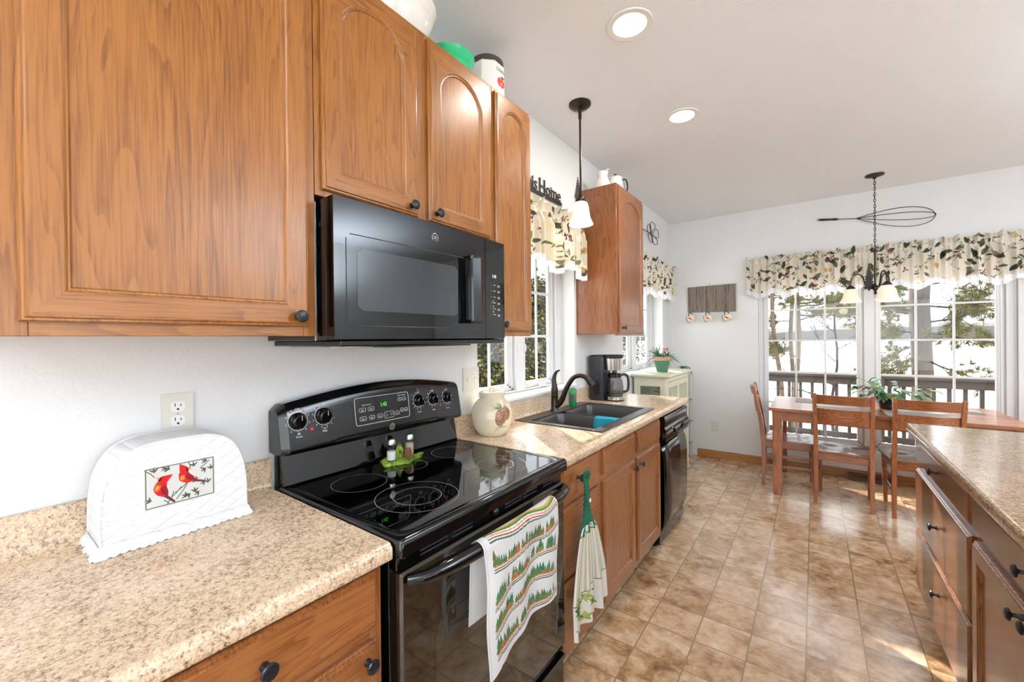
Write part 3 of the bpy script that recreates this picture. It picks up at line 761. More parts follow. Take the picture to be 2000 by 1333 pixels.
# cooktop: frame + glass
m = M()
L = []
for o_, z, r in ((0, 0.918, 0.01), (0, 0.955, 0.012), (0.004, 0.961, 0.014), (0.012, 0.963, 0.018), (0.030, 0.9605, 0.03), (0.034, 0.9595, 0.03)):
    L.append([(x, y, z) for x, y in rrect(0.045+o_*0.6, 0.668-o_, R0-0.004+o_, R1+0.004-o_, r, 5)])
m.loops(L, 0, cap0=True); ctf = m.build('cooktop', 'blackenamel', t, angle=50)
m = M(); P = rrect(0.045+0.020, 0.634, R0+0.030, R1-0.030, 0.03, 6); m.prism(P, lambda u, v, d: (u, v, d), 0.952, 0.9598); gl = m.build('glass_top', 'glassblack', ctf)
def ring(c, r, nm='burner_ring'):
    m = M(); k = 56
    vs = []; 
    for j in range(k):
        a = 2*PI*j/k
        for rr in (r-0.0007, r+0.0007): vs.append((c[0]+rr*math.cos(a), c[1]+rr*math.sin(a), 0.9602))
    m.add(vs, [(2*j, 2*j+1, (2*j+3) % (2*k), (2*j+2) % (2*k)) for j in range(k)]); m.build(nm, 'greyprint', gl)
for c, r in (((0.225, 0.80), 0.088), ((0.475, 0.835), 0.125), ((0.475, 0.835), 0.072), ((0.215, 1.025), 0.062), ((0.215, 1.245), 0.085), ((0.475, 1.215), 0.118), ((0.475, 1.215), 0.070)): ring(c, r)
# back panel (curved top) : lower riser + upper console
m = M(); m.prism([(0.008, 0.93), (0.058, 0.955), (0.075, 0.963), (0.070, 0.99), (0.052, 1.085), (0.008, 1.085)], lambda u, v, d: (u, d, v), R0+0.004, R1-0.006); m.build('riser', 'blackenamel', t, bevel=0.004)
def ztop(s_): return 1.228+0.045*math.sin(PI*min(1, max(0, s_*0.94+0.03)))
def consolef(y, v):
    """front surface of the console: v 0 bottom .. 1 top"""
    s_ = (y-R0)/(R1-R0); z0 = 1.070; z1 = ztop(s_)
    x = 0.112-0.028*v - 0.018*max(0, (v-0.86)/0.14)**2 - 0.012*max(0, (0.10-v)/0.10)**2
    return (x, y, z0+(z1-z0)*v)
m = M(); ny = 40; NV = [0, .03, .07, .14, .3, .5, .7, .85, .93, .98, 1.0]; rows = []
for i in range(ny+1):
    s_ = i/ny; y = R0-0.012+(R1-R0+0.020)*s_; e = min(s_, 1-s_); pull = 0.016*max(0, 1-e/0.025)**2
    c = []
    for v in NV:
        x, _, z = consolef(min(max(y, R0), R1), v); c.append((x-pull, y, z-(0.02*max(0, 1-e/0.03)**2)*max(0, (v-0.6)/0.4)))
    bz = c[-1][2]; c += [(0.03, y, bz-0.002), (0.008, y, bz-0.006), (0.008, y, 1.072), (0.05, y, 1.068)]
    rows.append(c)
k = len(rows[0]); vs = [p for r_ in rows for p in r_]; fs = []
for i in range(ny):
    for j in range(k): fs.append((i*k+j, i*k+(j+1) % k, (i+1)*k+(j+1) % k, (i+1)*k+j))
fs += [tuple(range(k)), tuple(ny*k+j for j in range(k))[::-1]]
m.add(vs, fs); con = m.build('back_panel', 'blackenamel', t, angle=30)
def on_con(y, z, d=0.0006):
    s_ = (y-R0)/(R1-R0); v = (z-1.070)/(ztop(s_)-1.070); p = consolef(y, v); return (p[0]+d, y, z)
KN = [(0.662, 1.176), (0.750, 1.180), (1.168, 1.180), (1.250, 1.178), (1.335, 1.174)]
for i, (y, z) in enumerate(KN):
    rr = 0.024 if i < 2 else 0.021; p = on_con(y, z)
    m = M(); m.lathe([(rr+0.003, 0), (rr+0.002, 0.004), (rr-0.001, 0.006), (rr-0.003, 0.018), (rr-0.006, 0.021), (0, 0.021)], p, 28, axis='x')
    m.prism(rrect(-0.0045, 0.0045, -(rr-0.002), rr-0.002, 0.004, 3), lambda u, v, d: (p[0]+d, y+u, z+v), 0.019, 0.029)
    kb = m.build('burner_knob', 'black', con, bevel=0.0012)
    m = M(); m.box(p[0]+0.0292, p[0]+0.0296, y-0.0006, y+0.0006, z+0.004, z+rr-0.004); m.build('pointer', 'plate', kb)
    m = M(); a0, a1 = (-150, 150) if i == 0 else (-160, 70)
    pts = [on_con(y+(rr+0.0075)*math.sin(math.radians(a)), z-(rr+0.0075)*math.cos(math.radians(a)), 0.001) for a in np.linspace(a0, a1, 34)]
    m.tube(pts, 0.0008, 4)
    for j in range(9):
        a = math.radians(a0+(a1-a0)*j/8)
        put_text(m, str(max(1, 9-j)), 0.0085, lambda u, v, d, a=a: on_con(y+(rr+0.0145)*math.sin(a)+u, z-(rr+0.0145)*math.cos(a)-0.003+v, 0.001))
    for st, dz in (('Off', rr+0.013), ('Lo', -rr-0.018)) if i < 2 else (('Off', rr+0.012),):
        put_text(m, st, 0.010, lambda u, v, d, dz=dz: on_con(y+u, z+dz+v-0.003, 0.001))
    put_text(m, ['Front', 'Rear', 'Oven', 'Rear', 'Front'][i], 0.009, lambda u, v, d: on_con(y+u, z-rr-0.030+v, 0.001))
    m.build('dial_markings', 'white', con)
    for dy, dz in ((-0.021, 0.030), (0.021, 0.030)) if i < 2 else ((0, rr+0.024),):
        M().lathe([(0.0032, 0), (0, 0.0008)], on_con(y+dy, z+dz, 0.0008), 10, axis='x').build('red_dot', 'redprint', con)
for y, z in ((0.706, 1.142), (1.292, 1.145)): M().lathe([(0.0055, 0), (0.004, 0.002), (0, 0.0025)], on_con(y, z, 0.0005), 14, axis='x').build('indicator_light', 'redprint', con)
# touch control area
P = rrect(0.868, 1.115, 1.122, 1.222, 0.01, 4)
m = M(); 
pts = [on_con(u, v, 0.0008) for u, v in P]; m.tube(pts, 0.0009, 4, closed=True)
for (a, b, c, d) in ((0.885, 0.912, 1.170, 1.184), (0.922, 0.949, 1.170, 1.184), (0.885, 0.912, 1.138, 1.152), (0.925, 0.948, 1.138, 1.152), (0.960, 0.985, 1.138, 1.152), (0.992, 1.036, 1.132, 1.156), (1.042, 1.064, 1.138, 1.152), (1.070, 1.086, 1.146, 1.160), (1.090, 1.106, 1.146, 1.160), (1.062, 1.080, 1.190, 1.203), (1.085, 1.103, 1.190, 1.203)):
    m.tube([on_con(u, v, 0.0008) for u, v in rrect(a, b, c, d, 0.005, 3)], 0.0006, 4, closed=True)
for st, y, z in (('Oven Controls', 0.917, 1.192), ('Timer Controls', 1.082, 1.210), ('Bake', 0.898, 1.174), ('Broil', 0.935, 1.174), ('Start', 0.898, 1.142), ('Clear', 0.936, 1.142), ('Clean', 0.972, 1.142), ('Time', 1.053, 1.142), ('Clock', 1.078, 1.150), ('Light', 1.098, 1.150), ('On', 1.071, 1.194), ('Set', 1.094, 1.194)):
    put_text(m, st, 0.0075, lambda u, v, d: on_con(y+u, z+v, 0.001), cx=0.85)
for sgn, yy in ((1, 1.003), (-1, 1.025)):
    m.tube([on_con(yy-0.006, 1.144-0.005*sgn, 0.001), on_con(yy+0.006, 1.144-0.005*sgn, 0.001), on_con(yy, 1.144+0.006*sgn, 0.001)], 0.0006, 4, closed=True)
m.build('control_legends', 'white', con)
m = M(); put_text(m, '1:43', 0.021, lambda u, v, d: on_con(0.992+u, 1.180+v, 0.001), cx=0.85); m.build('clock_digits', 'greenled', con)
p = on_con(1.022, 1.096)
em = M().lathe([(0.0135, 0), (0.0135, 0.001), (0, 0.0014)], p, 28, axis='x').build('emblem', 'steel', con)
m = M(); put_text(m, 'GE', 0.016, lambda u, v, d: (p[0]+0.0018, p[1]+u, p[2]-0.0055+v), cx=0.8); m.build('emblem_lettering', 'black', em)
# upper front band with vent slots, oven door, handle, drawer
m = M(); m.box(0.61, 0.640, R0+0.004, R1-0.004, 0.876, 0.918); vb = m.build('vent_band', 'blackenamel', t, bevel=0.003)
for (a, b) in ((0.70, 0.80), (0.815, 0.90), (1.06, 1.15), (1.16, 1.25), (1.29, 1.36)):
    m = M()
    for k in range(3): m.box(0.639, 0.6415, a, b, 0.884+k*0.011, 0.888+k*0.011)
    m.build('vent_slots', 'graphite', vb)
M().ell((0.648, 1.0, 0.897), 0.008, 0.012, 0.012).build('latch', 'blackplastic', vb)
m = M()
L = []
for o_, x in ((0.0, 0.612), (0.0, 0.648), (0.006, 0.655)): L.append([(x, y, z) for y, z in rrect(R0+0.006+o_, R1-0.006-o_, 0.232+o_, 0.872-o_, 0.006, 3)])
m.loops(L, 0, cap0=True, cap1=True); od = m.build('oven_door', 'ovenglass', t)
m = M(); P = rrect(0.735, 1.315, 0.36, 0.70, 0.055, 8); m.prism(P, lambda u, v, d: (d, u, v), 0.6545, 0.6558); m.build('oven_window', plain('oven_window_glass', '2A2118', 0.03, Specular_IOR_Level=1.0), od)
m = M(); pts = []
for i in range(25):
    s_ = i/24; y = R0+0.020+(R1-R0-0.040)*s_; x = 0.662+0.052*min(1, math.sin(PI*min(1, max(0, s_)))**0.35*1.0); pts.append((x, y, 0.858))
m.tube(pts, [0.014+0.007*min(1, min(i, 24-i)/3) for i in range(25)], 14)
m.build('handle', 'blackenamel', od, angle=60)
m = M(); L = []
for o_, x in ((0.0, 0.612), (0.0, 0.640), (0.006, 0.648)): L.append([(x, y, z) for y, z in rrect(R0+0.006+o_, R1-0.006-o_, 0.055+o_, 0.222-o_, 0.006, 3)])
m.loops(L, 0, cap0=True, cap1=True); m.box(0.645, 0.668, R0+0.03, R1-0.03, 0.196, 0.212); m.build('storage_drawer', 'blackenamel', t, bevel=0.002)

# ================================================================== SINK
t = thing('sink', 'dark composite double-bowl sink set into the speckled worktop', 'sink', (0.30, 2.37, CT))
SX0, SX1, SY0, SY1 = 0.030, 0.585, 1.950, 2.793
B1 = (0.115, 0.525, 1.992, 2.335); B2 = (0.115, 0.525, 2.375, 2.752)
z1 = CT+0.0065
m = M(); us = [SX0, B1[0], B1[1], SX1]; 
def plate(x0, x1, y0, y1): m.box(x0, x1, y0, y1, CT+0.0008, z1)
plate(SX0, B1[0], SY0, SY1); plate(B1[1], SX1, SY0, SY1); plate(B1[0], B1[1], SY0, B1[2]); plate(B1[0], B1[1], B2[3], SY1)
m.box(B1[0], B1[1], B1[3], B2[2], CT-0.05, CT-0.010)
m.build('rim', 'sinkmat', t, bevel=0.003)
for (a, b, c, d), rr in ((B1, 0.09), (B2, 0.05)):
    m = M(); L = []
    rd = rr
    for o_, z in ((-0.002, CT-0.002), (0.0, CT-0.006), (0.006, CT-0.06), (0.012, CT-0.15), (0.035, CT-0.175)): L.append([(x, y, z) for x, y in rrect(a+o_, b-o_, c+o_, d-o_, 0.045, 6)])
    m.loops(L, 0); m.add(L[-1], [tuple(range(len(L[-1])))]); bo = m.build('bowl', 'sinkmat', t, solid=0.004)
    M().lathe([(0.04, CT-0.1725), (0.03, CT-0.172), (0.0, CT-0.171)], ((a+b)/2, (c+d)/2, 0), 20).build('drain', 'steel', bo)
# corner fills between the square cut-out and rounded bowl
t = thing('faucet', 'oil-rubbed bronze single-lever faucet behind the sink bowls', 'faucet', (0.078, 2.335, z1))
m = M(); m.lathe([(0.0, 0), (0.029, 0), (0.028, 0.006), (0.024, 0.012), (0.023, 0.10), (0.024, 0.104), (0.022, 0.107), (0.0225, 0.125), (0.024, 0.14), (0.021, 0.155), (0.015, 0.172), (0.0, 0.176)], (0.078, 2.335, z1), 28); m.build('base_column', 'bronze', t)
m = M(); P = spline([(0.085, 2.335, z1+0.03), (0.125, 2.335, z1+0.065), (0.165, 2.335, z1+0.150), (0.21, 2.335, z1+0.218), (0.255, 2.335, z1+0.240), (0.295, 2.335, z1+0.235), (0.328, 2.335, z1+0.208)], 6)
m.tube(P, [0.020-0.006*min(1, i/(len(P)*0.55)) for i in range(len(P))], 16); m.build('spout', 'bronze', t, angle=60)
m = M(); m.tube([(0.293, 2.335, z1+0.238), (0.315, 2.335, z1+0.224), (0.345, 2.335, z1+0.196), (0.352, 2.335, z1+0.186)], [0.0135, 0.017, 0.022, 0.019], 18); m.build('spray_head', 'bronze', t, angle=50)
m = M(); m.tube(spline([(0.078, 2.335, z1+0.165), (0.074, 2.335, z1+0.20), (0.080, 2.335, z1+0.235), (0.098, 2.335, z1+0.262), (0.118, 2.335, z1+0.270)], 5), [0.019-0.0135*i/20 for i in range(21)], 12); m.build('lever', 'bronze', t, angle=60)
# dish cloth over the divider
def dc(a, b):
    x = 0.365+0.145*a+0.006*math.sin(9*b)
    s_ = b*0.25
    if s_ < 0.03: return (x, 2.372-0.0-0.02*0+0.008-s_*0.2, CT-0.005-0.05+s_*0+s_*1.55)
    q = s_-0.03
    if q < 0.05: return (x, 2.374-q, CT-0.004+0.004*math.sin(q/0.05*PI))
    q -= 0.05; return (x, 2.322-0.004*math.sin(6*a), CT-0.006-q*0.85)
m = M(); m.grid(dc, 10, 26); tag(m.build('dish_cloth', 'teal', solid=0.004), 'teal dish cloth draped over the sink divider', 'cloth')
# soap bottle
t = thing('soap_bottle', 'green liquid soap bottle standing behind the sink bowl', 'bottle', (0.083, 2.575, z1+0.0005))
c0 = (0.083, 2.575, z1)
m = M(); L = []
for o_, z in ((0.004, 0.0005), (0, 0.006), (0, 0.105), (0.006, 0.120), (0.014, 0.128)): L.append([(c0[0]+x, c0[1]+y, c0[2]+z) for x, y in rrect(-0.019+o_*0.7, 0.019-o_*0.7, -0.031+o_, 0.031-o_, max(0.003, 0.012-o_*0.5), 4)])
m.loops(L, 0, cap0=True, cap1=True); bt = m.build('bottle_body', plain('green_soap', '0E8A4C', 0.08, Transmission_Weight=0.25), t)
M().lathe([(0.012, 0.128), (0.012, 0.146), (0.004, 0.148), (0.0035, 0.165), (0.010, 0.166), (0.010, 0.175), (0.0, 0.176)], c0, 18).build('pump', 'clearglass', t)
m = M(); m.box(c0[0]-0.012, c0[0]+0.0205, c0[1]-0.0325, c0[1]-0.0312, c0[2]+0.035, c0[2]+0.085); m.box(c0[0]+0.0192, c0[0]+0.0202, c0[1]-0.020, c0[1]+0.020, c0[2]+0.035, c0[2]+0.085); lb = m.build('label_patch', plain('dark_label', '4C5A54', 0.3), bt)
m = M(); put_text(m, 'soap', 0.013, lambda u, v, d: (c0[0]+0.0206, c0[1]+u, c0[2]+0.055+v)); m.build('label_print', 'redflower', lb) if False else None

# ================================================================== COFFEE MAKER
cx0, cy0 = 0.030, 2.955; z0 = CT+0.0006
t = thing('coffee_maker', 'black and steel drip coffee maker with a glass carafe', 'coffee maker', (0.13, 3.03, z0))
m = M(); P = rrect(cx0, cx0+0.105, cy0-0.015, cy0+0.150, 0.02, 5)
L = []
for o_, z in ((0.004, 0), (0, 0.006), (0, 0.335), (0.002, 0.345), (0.008, 0.350)): L.append([(x, y, z0+z) for x, y in rrect(cx0+o_, cx0+0.120-o_, cy0-0.015+o_, cy0+0.150-o_, 0.022, 5)])
m.loops(L, 0, cap0=True, cap1=True); cb = m.build('housing', 'graphite', t, angle=50)
m = M(); P = rrect(cx0+0.040, cx0+0.090, z0+0.045, z0+0.185, 0.014, 4); m.prism(P, lambda u, v, d: (u, d, v), cy0-0.0172, cy0-0.0145); m.build('water_gauge', 'black', cb)
ccx, ccy = cx0+0.180, cy0+0.068
m = M(); m.lathe([(0.0, 0), (0.070, 0), (0.072, 0.004), (0.072, 0.010)], (ccx, ccy, z0), 36); m.box(cx0+0.10, ccx, ccy-0.07, ccy+0.07, z0, z0+0.010); m.build('base_foot', 'black', t)
m = M(); m.lathe([(0.070, 0.010), (0.070, 0.034), (0.0, 0.034)], (ccx, ccy, z0), 36); m.build('warming_plate', 'steel', t)
m = M(); m.lathe([(0.056, 0.235), (0.060, 0.236), (0.068, 0.325), (0.0, 0.325)], (ccx-0.012, ccy, z0), 36); m.build('filter_basket', 'steel', t)
m = M(); m.lathe([(0.070, 0.325), (0.076, 0.329), (0.078, 0.348), (0.074, 0.353), (0.0, 0.354)], (ccx-0.012, ccy, z0), 36); m.build('lid', 'blackplastic', t)
m = M(); m.lathe([(0.0, 0.036), (0.060, 0.037), (0.066, 0.06), (0.066, 0.11), (0.058, 0.155), (0.047, 0.180), (0.048, 0.190)], (ccx, ccy, z0), 36); cf = m.build('carafe', 'smokeglass', t)
m = M(); m.lathe([(0.049, 0.178), (0.053, 0.182), (0.053, 0.205), (0.047, 0.212), (0.020, 0.214), (0.018, 0.230), (0.0, 0.232)], (ccx, ccy, z0), 30)
m.build('carafe_collar', 'black', cf)
M().lathe([(0.0662, 0.058), (0.0668, 0.060), (0.0668, 0.066), (0.0662, 0.067)], (ccx, ccy, z0), 36).build('carafe_band', 'black', cf)
m = M(); hd = Vector((0.72, 0.69, 0)).normalized(); q = lambda r, z: (ccx+hd.x*r, ccy+hd.y*r, z0+z)
m.tube(spline([q(0.050, 0.195), q(0.085, 0.200), q(0.108, 0.175), (*q(0.112, 0.12),), q(0.104, 0.075), q(0.066, 0.062)], 5), [0.010]*26, 10); m.build('carafe_handle', 'blackplastic', cf, angle=60)

# ================================================================== outlets and switches
def cover(name, label, P, u, z, w_, h_, cat, kind='duplex', group=None):
    """P(u, d, z): d out of the wall"""
    t = thing(name, label, cat, P(u, 0, z-h_/2), group)
    def pr(nm, poly, a, b, mt, par, bev=0): m = M(); m.prism(poly, lambda uu, v, d: P(uu, d, v), a, b); return m.build(nm, mt, par, bevel=bev)
    pl = pr('cover_plate', rrect(u-w_/2, u+w_/2, z-h_/2, z+h_/2, 0.004, 3), 0.0006, 0.006, 'plate', t, 0.0015)
    def duplex(uc, par):
        for dz in (0.020, -0.020):
            s_ = pr('socket', rrect(uc-0.0165, uc+0.0165, z+dz-0.0145, z+dz+0.0145, 0.010, 5), 0.0055, 0.0072, 'trimwhite', par, 0.0008)
            for du, hh in ((-0.0065, 0.009), (0.0065, 0.007)):
                pr('slot', [(uc+du-0.0011, z+dz+0.001), (uc+du+0.0011, z+dz+0.001), (uc+du+0.0011, z+dz+0.001+hh), (uc+du-0.0011, z+dz+0.001+hh)], 0.0070, 0.0075, 'slot', s_)
            pr('ground_hole', [(uc+0.003*math.cos(a), z+dz-0.007+0.003*math.sin(a)) for a in [2*PI*i/10 for i in range(10)]], 0.0070, 0.0075, 'slot', s_)
        pr('screw', [(uc+0.0025*math.cos(a), z+0.0025*math.sin(a)) for a in [2*PI*i/10 for i in range(10)]], 0.0058, 0.0068, 'steel', par)
    if kind == 'duplex': duplex(u, pl)
    else:
        duplex(u+0.025, pl)
        pr('switch_toggle', [(u-0.030, z-0.010), (u-0.020, z-0.010), (u-0.020, z+0.012), (u-0.030, z+0.012)], 0.0058, 0.012, 'trimwhite', pl, 0.001)
    return t
WL = lambda u, d, z: (d, u, z); WFR = lambda u, d, z: (u, YF-d, z)
cover('outlet', 'ivory duplex outlet on the left wall just above the toaster cover', WL, 0.372, 1.235, 0.072, 0.116, 'outlet')
cover('switch_plate', 'glossy double switch and outlet plate above the pinecone jar', WL, 1.604, 1.228, 0.122, 0.120, 'switch plate', 'combo')
cover('outlet', 'outlet on the left wall partly behind the coffee maker', WL, 2.985, 1.228, 0.072, 0.116, 'outlet')
cover('outlet', 'ivory outlet low on the far wall left of the dining table', WFR, 0.494, 0.373, 0.075, 0.116, 'outlet')

# ================================================================== PRINTS
def leaf(P, x, y, L, ang, c, vein='5A5A3A', wd=0.36):
    P.ell(x, y, L*0.5, L*wd*0.5, ang, c, point=True)
    dx, dy = math.cos(ang)*L*0.5, math.sin(ang)*L*0.5; P.line([(x-dx, y-dy), (x+dx, y+dy)], 0.0012, vein, 0.7)
def floral(W, H, nx, ny, seed, bg, border_fn, density=1.25):
    """cream cloth with olive leaves, branches, pale flowers and wine-red buds"""
    R = random.Random(seed); P = Paint(W, H, nx, ny, bg)
    GR = ['4A503C', '3E4638', '6A6C54', '5A5C44', '78765E', '3A443E', '565844']
    for k in range(int(46*W*density)):
        x, y = R.uniform(0, W), R.uniform(0, H); a = R.uniform(0, 2*PI); pts = [(x, y)]
        for i in range(6): a += R.uniform(-0.5, 0.5); pts.append((pts[-1][0]+0.022*math.cos(a), pts[-1][1]+0.022*math.sin(a)))
        P.line(pts, 0.0016, '7A6A58', 0.8)
        for i in (1, 2, 3, 4, 5):
            if R.random() < 0.55: b = a+R.choice((-1, 1))*0.9; leaf(P, pts[i][0]+0.012*math.cos(b), pts[i][1]+0.012*math.sin(b), R.uniform(0.018, 0.045), b, R.choice(GR))
    for k in range(int(18*W*density)):
        x, y = R.uniform(0, W), R.uniform(0, H); s_ = R.uniform(0.018, 0.03)
        for i in range(5): a = 2*PI*i/5+k; P.ell(x+s_*0.6*math.cos(a), y+s_*0.6*math.sin(a), s_*0.62, s_*0.42, a, R.choice(['F2EEE4', 'EFE6D4', 'E9DFCB'])); P.line([(x, y), (x+s_*math.cos(a), y+s_*math.sin(a))], 0.0009, 'A89880', 0.7)
        P.ell(x, y, 0.005, 0.005, 0, 'C9A15A')
    for k in range(int(34*W*density)): leaf(P, R.uniform(0, W), R.uniform(0, H), R.uniform(0.05, 0.085), R.uniform(0, PI), R.choice(GR), wd=0.5)
    for k in range(int(9*W*density)): leaf(P, R.uniform(0, W), R.uniform(0, H), R.uniform(0.04, 0.055), R.uniform(1.0, 2.0), R.choice(['C7A86A', 'B89A60']), '8A7040', wd=0.6)
    for k in range(int(12*W*density)):
        x, y = R.uniform(0, W), R.uniform(0.1*H, H)
        for i in range(6): a = R.uniform(0, 2*PI); leaf(P, x+0.014*math.cos(a), y+0.014*math.sin(a), 0.026, a, R.choice(['7A2C3A', '8E3A44', '5E2430']), '4A1C28', wd=0.34)
    # white lace band along the hem (y measured down)
    w_ = P.Y > np.interp(P.X[0], np.linspace(0, W, 200), [border_fn(x) for x in np.linspace(0, W, 200)])[None, :]
    nz = np.random.RandomState(seed).rand(ny, nx)
    P.a[w_] = np.array(srgb('F4F5F6')[:3]); P.a[w_ & (nz > 0.9)] = np.array(srgb('B9BDC0')[:3])
    return P
def valance(name, label, along, out, L, ztop, head, drop, pleats, seed, nx, ny, scal, bg='E9E1D2', amp=0.022, scal_amp=0.022, lace=0.056):
    """along(s)->(x,y) on the rod line; out = unit vector into the room"""
    R = random.Random(seed); W = L; H = head+drop
    ph = [R.uniform(0, 6.28) for _ in range(8)]
    def pleat(s): return math.sin(2*PI*pleats*s/L+ph[0]+1.4*math.sin(2*PI*3*s/L+ph[1]))*0.6+math.sin(2*PI*pleats*1.9*s/L+ph[2]+math.sin(2*PI*5*s/L+ph[3]))*0.4
    def hem(s): return drop - scal_amp*math.cos(2*PI*scal*s/L)
    border = lambda x: head+hem(x)-lace
    P = floral(W, H*1.1, nx, ny, seed, bg, border)
    m = M(); vs = []
    for j in range(ny):
        for i in range(nx):
            s = L*i/(nx-1); d = H*1.1*j/(ny-1); hm = head+hem(s)
            dd = min(d, hm) if d > head else d
            k = dd-head; x0, y0 = along(s)
            if k < 0:   # ruffled header above the rod
                q = -k/head; a = 0.008+0.034*q; off = a*pleat(s*1.0)+0.010*q*math.sin(s*120+ph[4]); z = ztop-head-k+q*(0.013*math.sin(s*61+ph[5]+2*math.sin(s*9))+0.006*math.sin(s*143))
            else:
                q = min(1, k/0.09); off = amp*(0.25+0.75*q)*pleat(s)+0.007*(1-q)*math.sin(s*210+ph[6])+0.012*q; z = ztop-head-k
            e = min(s, L-s); off *= min(1, e/0.03+0.2)
            vs.append((x0+out[0]*off, y0+out[1]*off, z))
    fs = [(j*nx+i, j*nx+i+1, (j+1)*nx+i+1, (j+1)*nx+i) for j in range(ny-1) for i in range(nx-1)]
    # drop faces whose rows collapse below the hem
    keep = []
    for f in fs:
        if abs(vs[f[0]][2]-vs[f[3]][2]) > 1e-5 or abs(vs[f[1]][2]-vs[f[2]][2]) > 1e-5: keep.append(f)
    m.add(vs, keep); o = m.build(name, 'print', col=P.col(), angle=180)
    tag(o, label, 'valance'); return o
valance('valance', 'long floral valance with scalloped lace hem over the dining windows', lambda s: (0.845+s, 5.29), (0, -1), 2.13, 2.31, 0.075, 0.355, 30, 3, 1000, 175, 8.5, scal_amp=0.026, amp=0.028)
valance('valance', 'cream floral valance over the sink window beneath the metal sign', lambda s: (0.070+0.025*math.sin(PI*s/1.07), 1.715+s), (1, 0), 1.075, 2.305, 0.065, 0.345, 11, 5, 460, 150, 2.6, bg='D2C7B0', amp=0.036, scal_amp=0.034, lace=0.034)
valance('valance', 'grey-green floral valance over the corner window by the far wall', lambda s: (0.070, 3.70+s), (1, 0), 1.57, 2.29, 0.065, 0.335, 26, 11, 500, 120, 5.0, amp=0.024)
for nm, a, b, lb in (('curtain_rod', (0.86, 5.30, 2.225), (2.96, 5.30, 2.225), 'white rod inside the long dining valance'), ('curtain_rod', (0.07, 1.73, 2.235), (0.07, 2.77, 2.235), 'white rod inside the sink window valance'), ('curtain_rod', (0.07, 3.715, 2.22), (0.07, 5.25, 2.22), 'white rod inside the corner window valance')):
    m = M(); m.tube([a, b], 0.006, 8)
    if nm and a[1] == b[1]:
        m.tube([a, (a[0], YF-0.001, a[2])], 0.005, 6); m.tube([b, (b[0], YF-0.001, b[2])], 0.005, 6)
    else:
        m.tube([a, (0.001, a[1], a[2])], 0.005, 6); m.tube([b, (0.001, b[1], b[2])], 0.005, 6)
    tag(m.build(nm, 'vinyl'), lb, 'curtain rod')

# ---- printed kitchen towel on the stove handle
def stove_towel():
    W, Hf, Hb = 0.40, 0.315, 0.22; Hh = Hf+Hb+0.06
    nx, ny = 240, 400; P = Paint(W, Hh, nx, ny, 'ECEBEA'); R = random.Random(5)
    def stripe(x0, x1, yf, cols):
        xs = np.linspace(x0, x1, 24)
        for off, th, c in cols: P.line([(x, yf(x)+off) for x in xs], th, c)
    for row in range(5):
        y0 = Hb+0.045+row*0.074; nz = R.uniform(0, 6)
        yf = lambda x, y0=y0, nz=nz: y0+0.005*math.sin(x*32+nz)+0.006*math.sin(x*13+nz)
        if row > 0:
            x = 0.035
            while x < W-0.03:
                if R.random() < 0.88:
                    h = R.uniform(0.020, 0.044); w_ = h*0.26; c = R.choice(['2C6A48', '1F5C3E', '3A7350', '4E6E3A', '6A6232']); yb = yf(x)-0.004
                    P.poly([(x-w_, yb), (x-w_*0.5, yb-h*0.4), (x-w_*0.75, yb-h*0.4), (x, yb-h), (x+w_*0.75, yb-h*0.4), (x+w_*0.5, yb-h*0.4), (x+w_, yb)], c)
                    P.ell(x, yb-0.004, 0.007, 0.007, 0, R.choice(['4E6E3A', '6A7A3A', '8A6A2E']))
                x += R.uniform(0.007, 0.012)
            for k in range(2):
                x = R.uniform(0.05, W-0.06); yb = yf(x)-0.011; P.ell(x, yb, 0.011, 0.007, 0, 'C0642A'); P.ell(x-0.010, yb+0.001, 0.005, 0.004, 0, 'B0561F')
        stripe(0.03, W-0.006, yf, [(0, 0.0014, 'C27A3C'), (0.0035, 0.0016, 'F4EEE4'), (0.0065, 0.0017, '9A2C30'), (0.0095, 0.0014, 'F4EEE4'), (0.0130, 0.0021, '2F6A4C')])
        if row == 0: stripe(0.03, W-0.006, lambda x: yf(x)-0.008, [(0, 0.003, '4E7A3A'), (-0.006, 0.003, 'C9A24A')])
    P.line([(0.006, 0), (0.006, Hh)], 0.0009, 'C8C6C2'); 
    vs = []
    for j in range(ny):
        for i in range(nx):
            a = i/(nx-1); d = Hh*j/(ny-1); y = 0.842+W*a
            yc = (y-R0-0.020)/(R1-R0-0.04); hx_ = 0.662+0.052*max(0, math.sin(PI*min(1, max(0, yc))))**0.35
            rr = 0.0245; zc = 0.858
            wav = 0.010*math.sin(a*7.0+0.6)+0.005*math.sin(a*17)
            if d < Hb:    # back layer (behind the handle), bottom first
                k = Hb-d; x = hx_-rr-0.0005-0.004*k/Hb; z = zc-k; x = max(x, 0.6605)
                y += -0.006*k/Hb
                vs.append((x, y, z))
            elif d < Hb+0.06:
                t_ = (d-Hb)/0.06; an = PI-PI*t_; vs.append((hx_+rr*math.cos(an), y, zc+rr*math.sin(an)))
            else:
                k = d-Hb-0.06; q = min(1, k/0.1)
                x = hx_+rr+wav*q+0.012*k; droop = 0.0; kk = k*(1+0.06*math.sin(a*3.3+2.1)+ (0.09 if a < 0.12 else 0)*(0.12-a)/0.12)
                y2 = y+ (0.004*math.sin(k*25)) - 0.035*(k/Hf)*(a-0.15)
                vs.append((x, y2, zc-kk))
    fs = [(j*nx+i, j*nx+i+1, (j+1)*nx+i+1, (j+1)*nx+i) for j in range(ny-1) for i in range(nx-1)]
    m = M(); m.add(vs, fs); o = m.build('dish_towel', 'print', col=P.col(), angle=180)
    tag(o, 'white dish towel printed with pine trees and bears, folded over the stove handle', 'towel')
stove_towel()

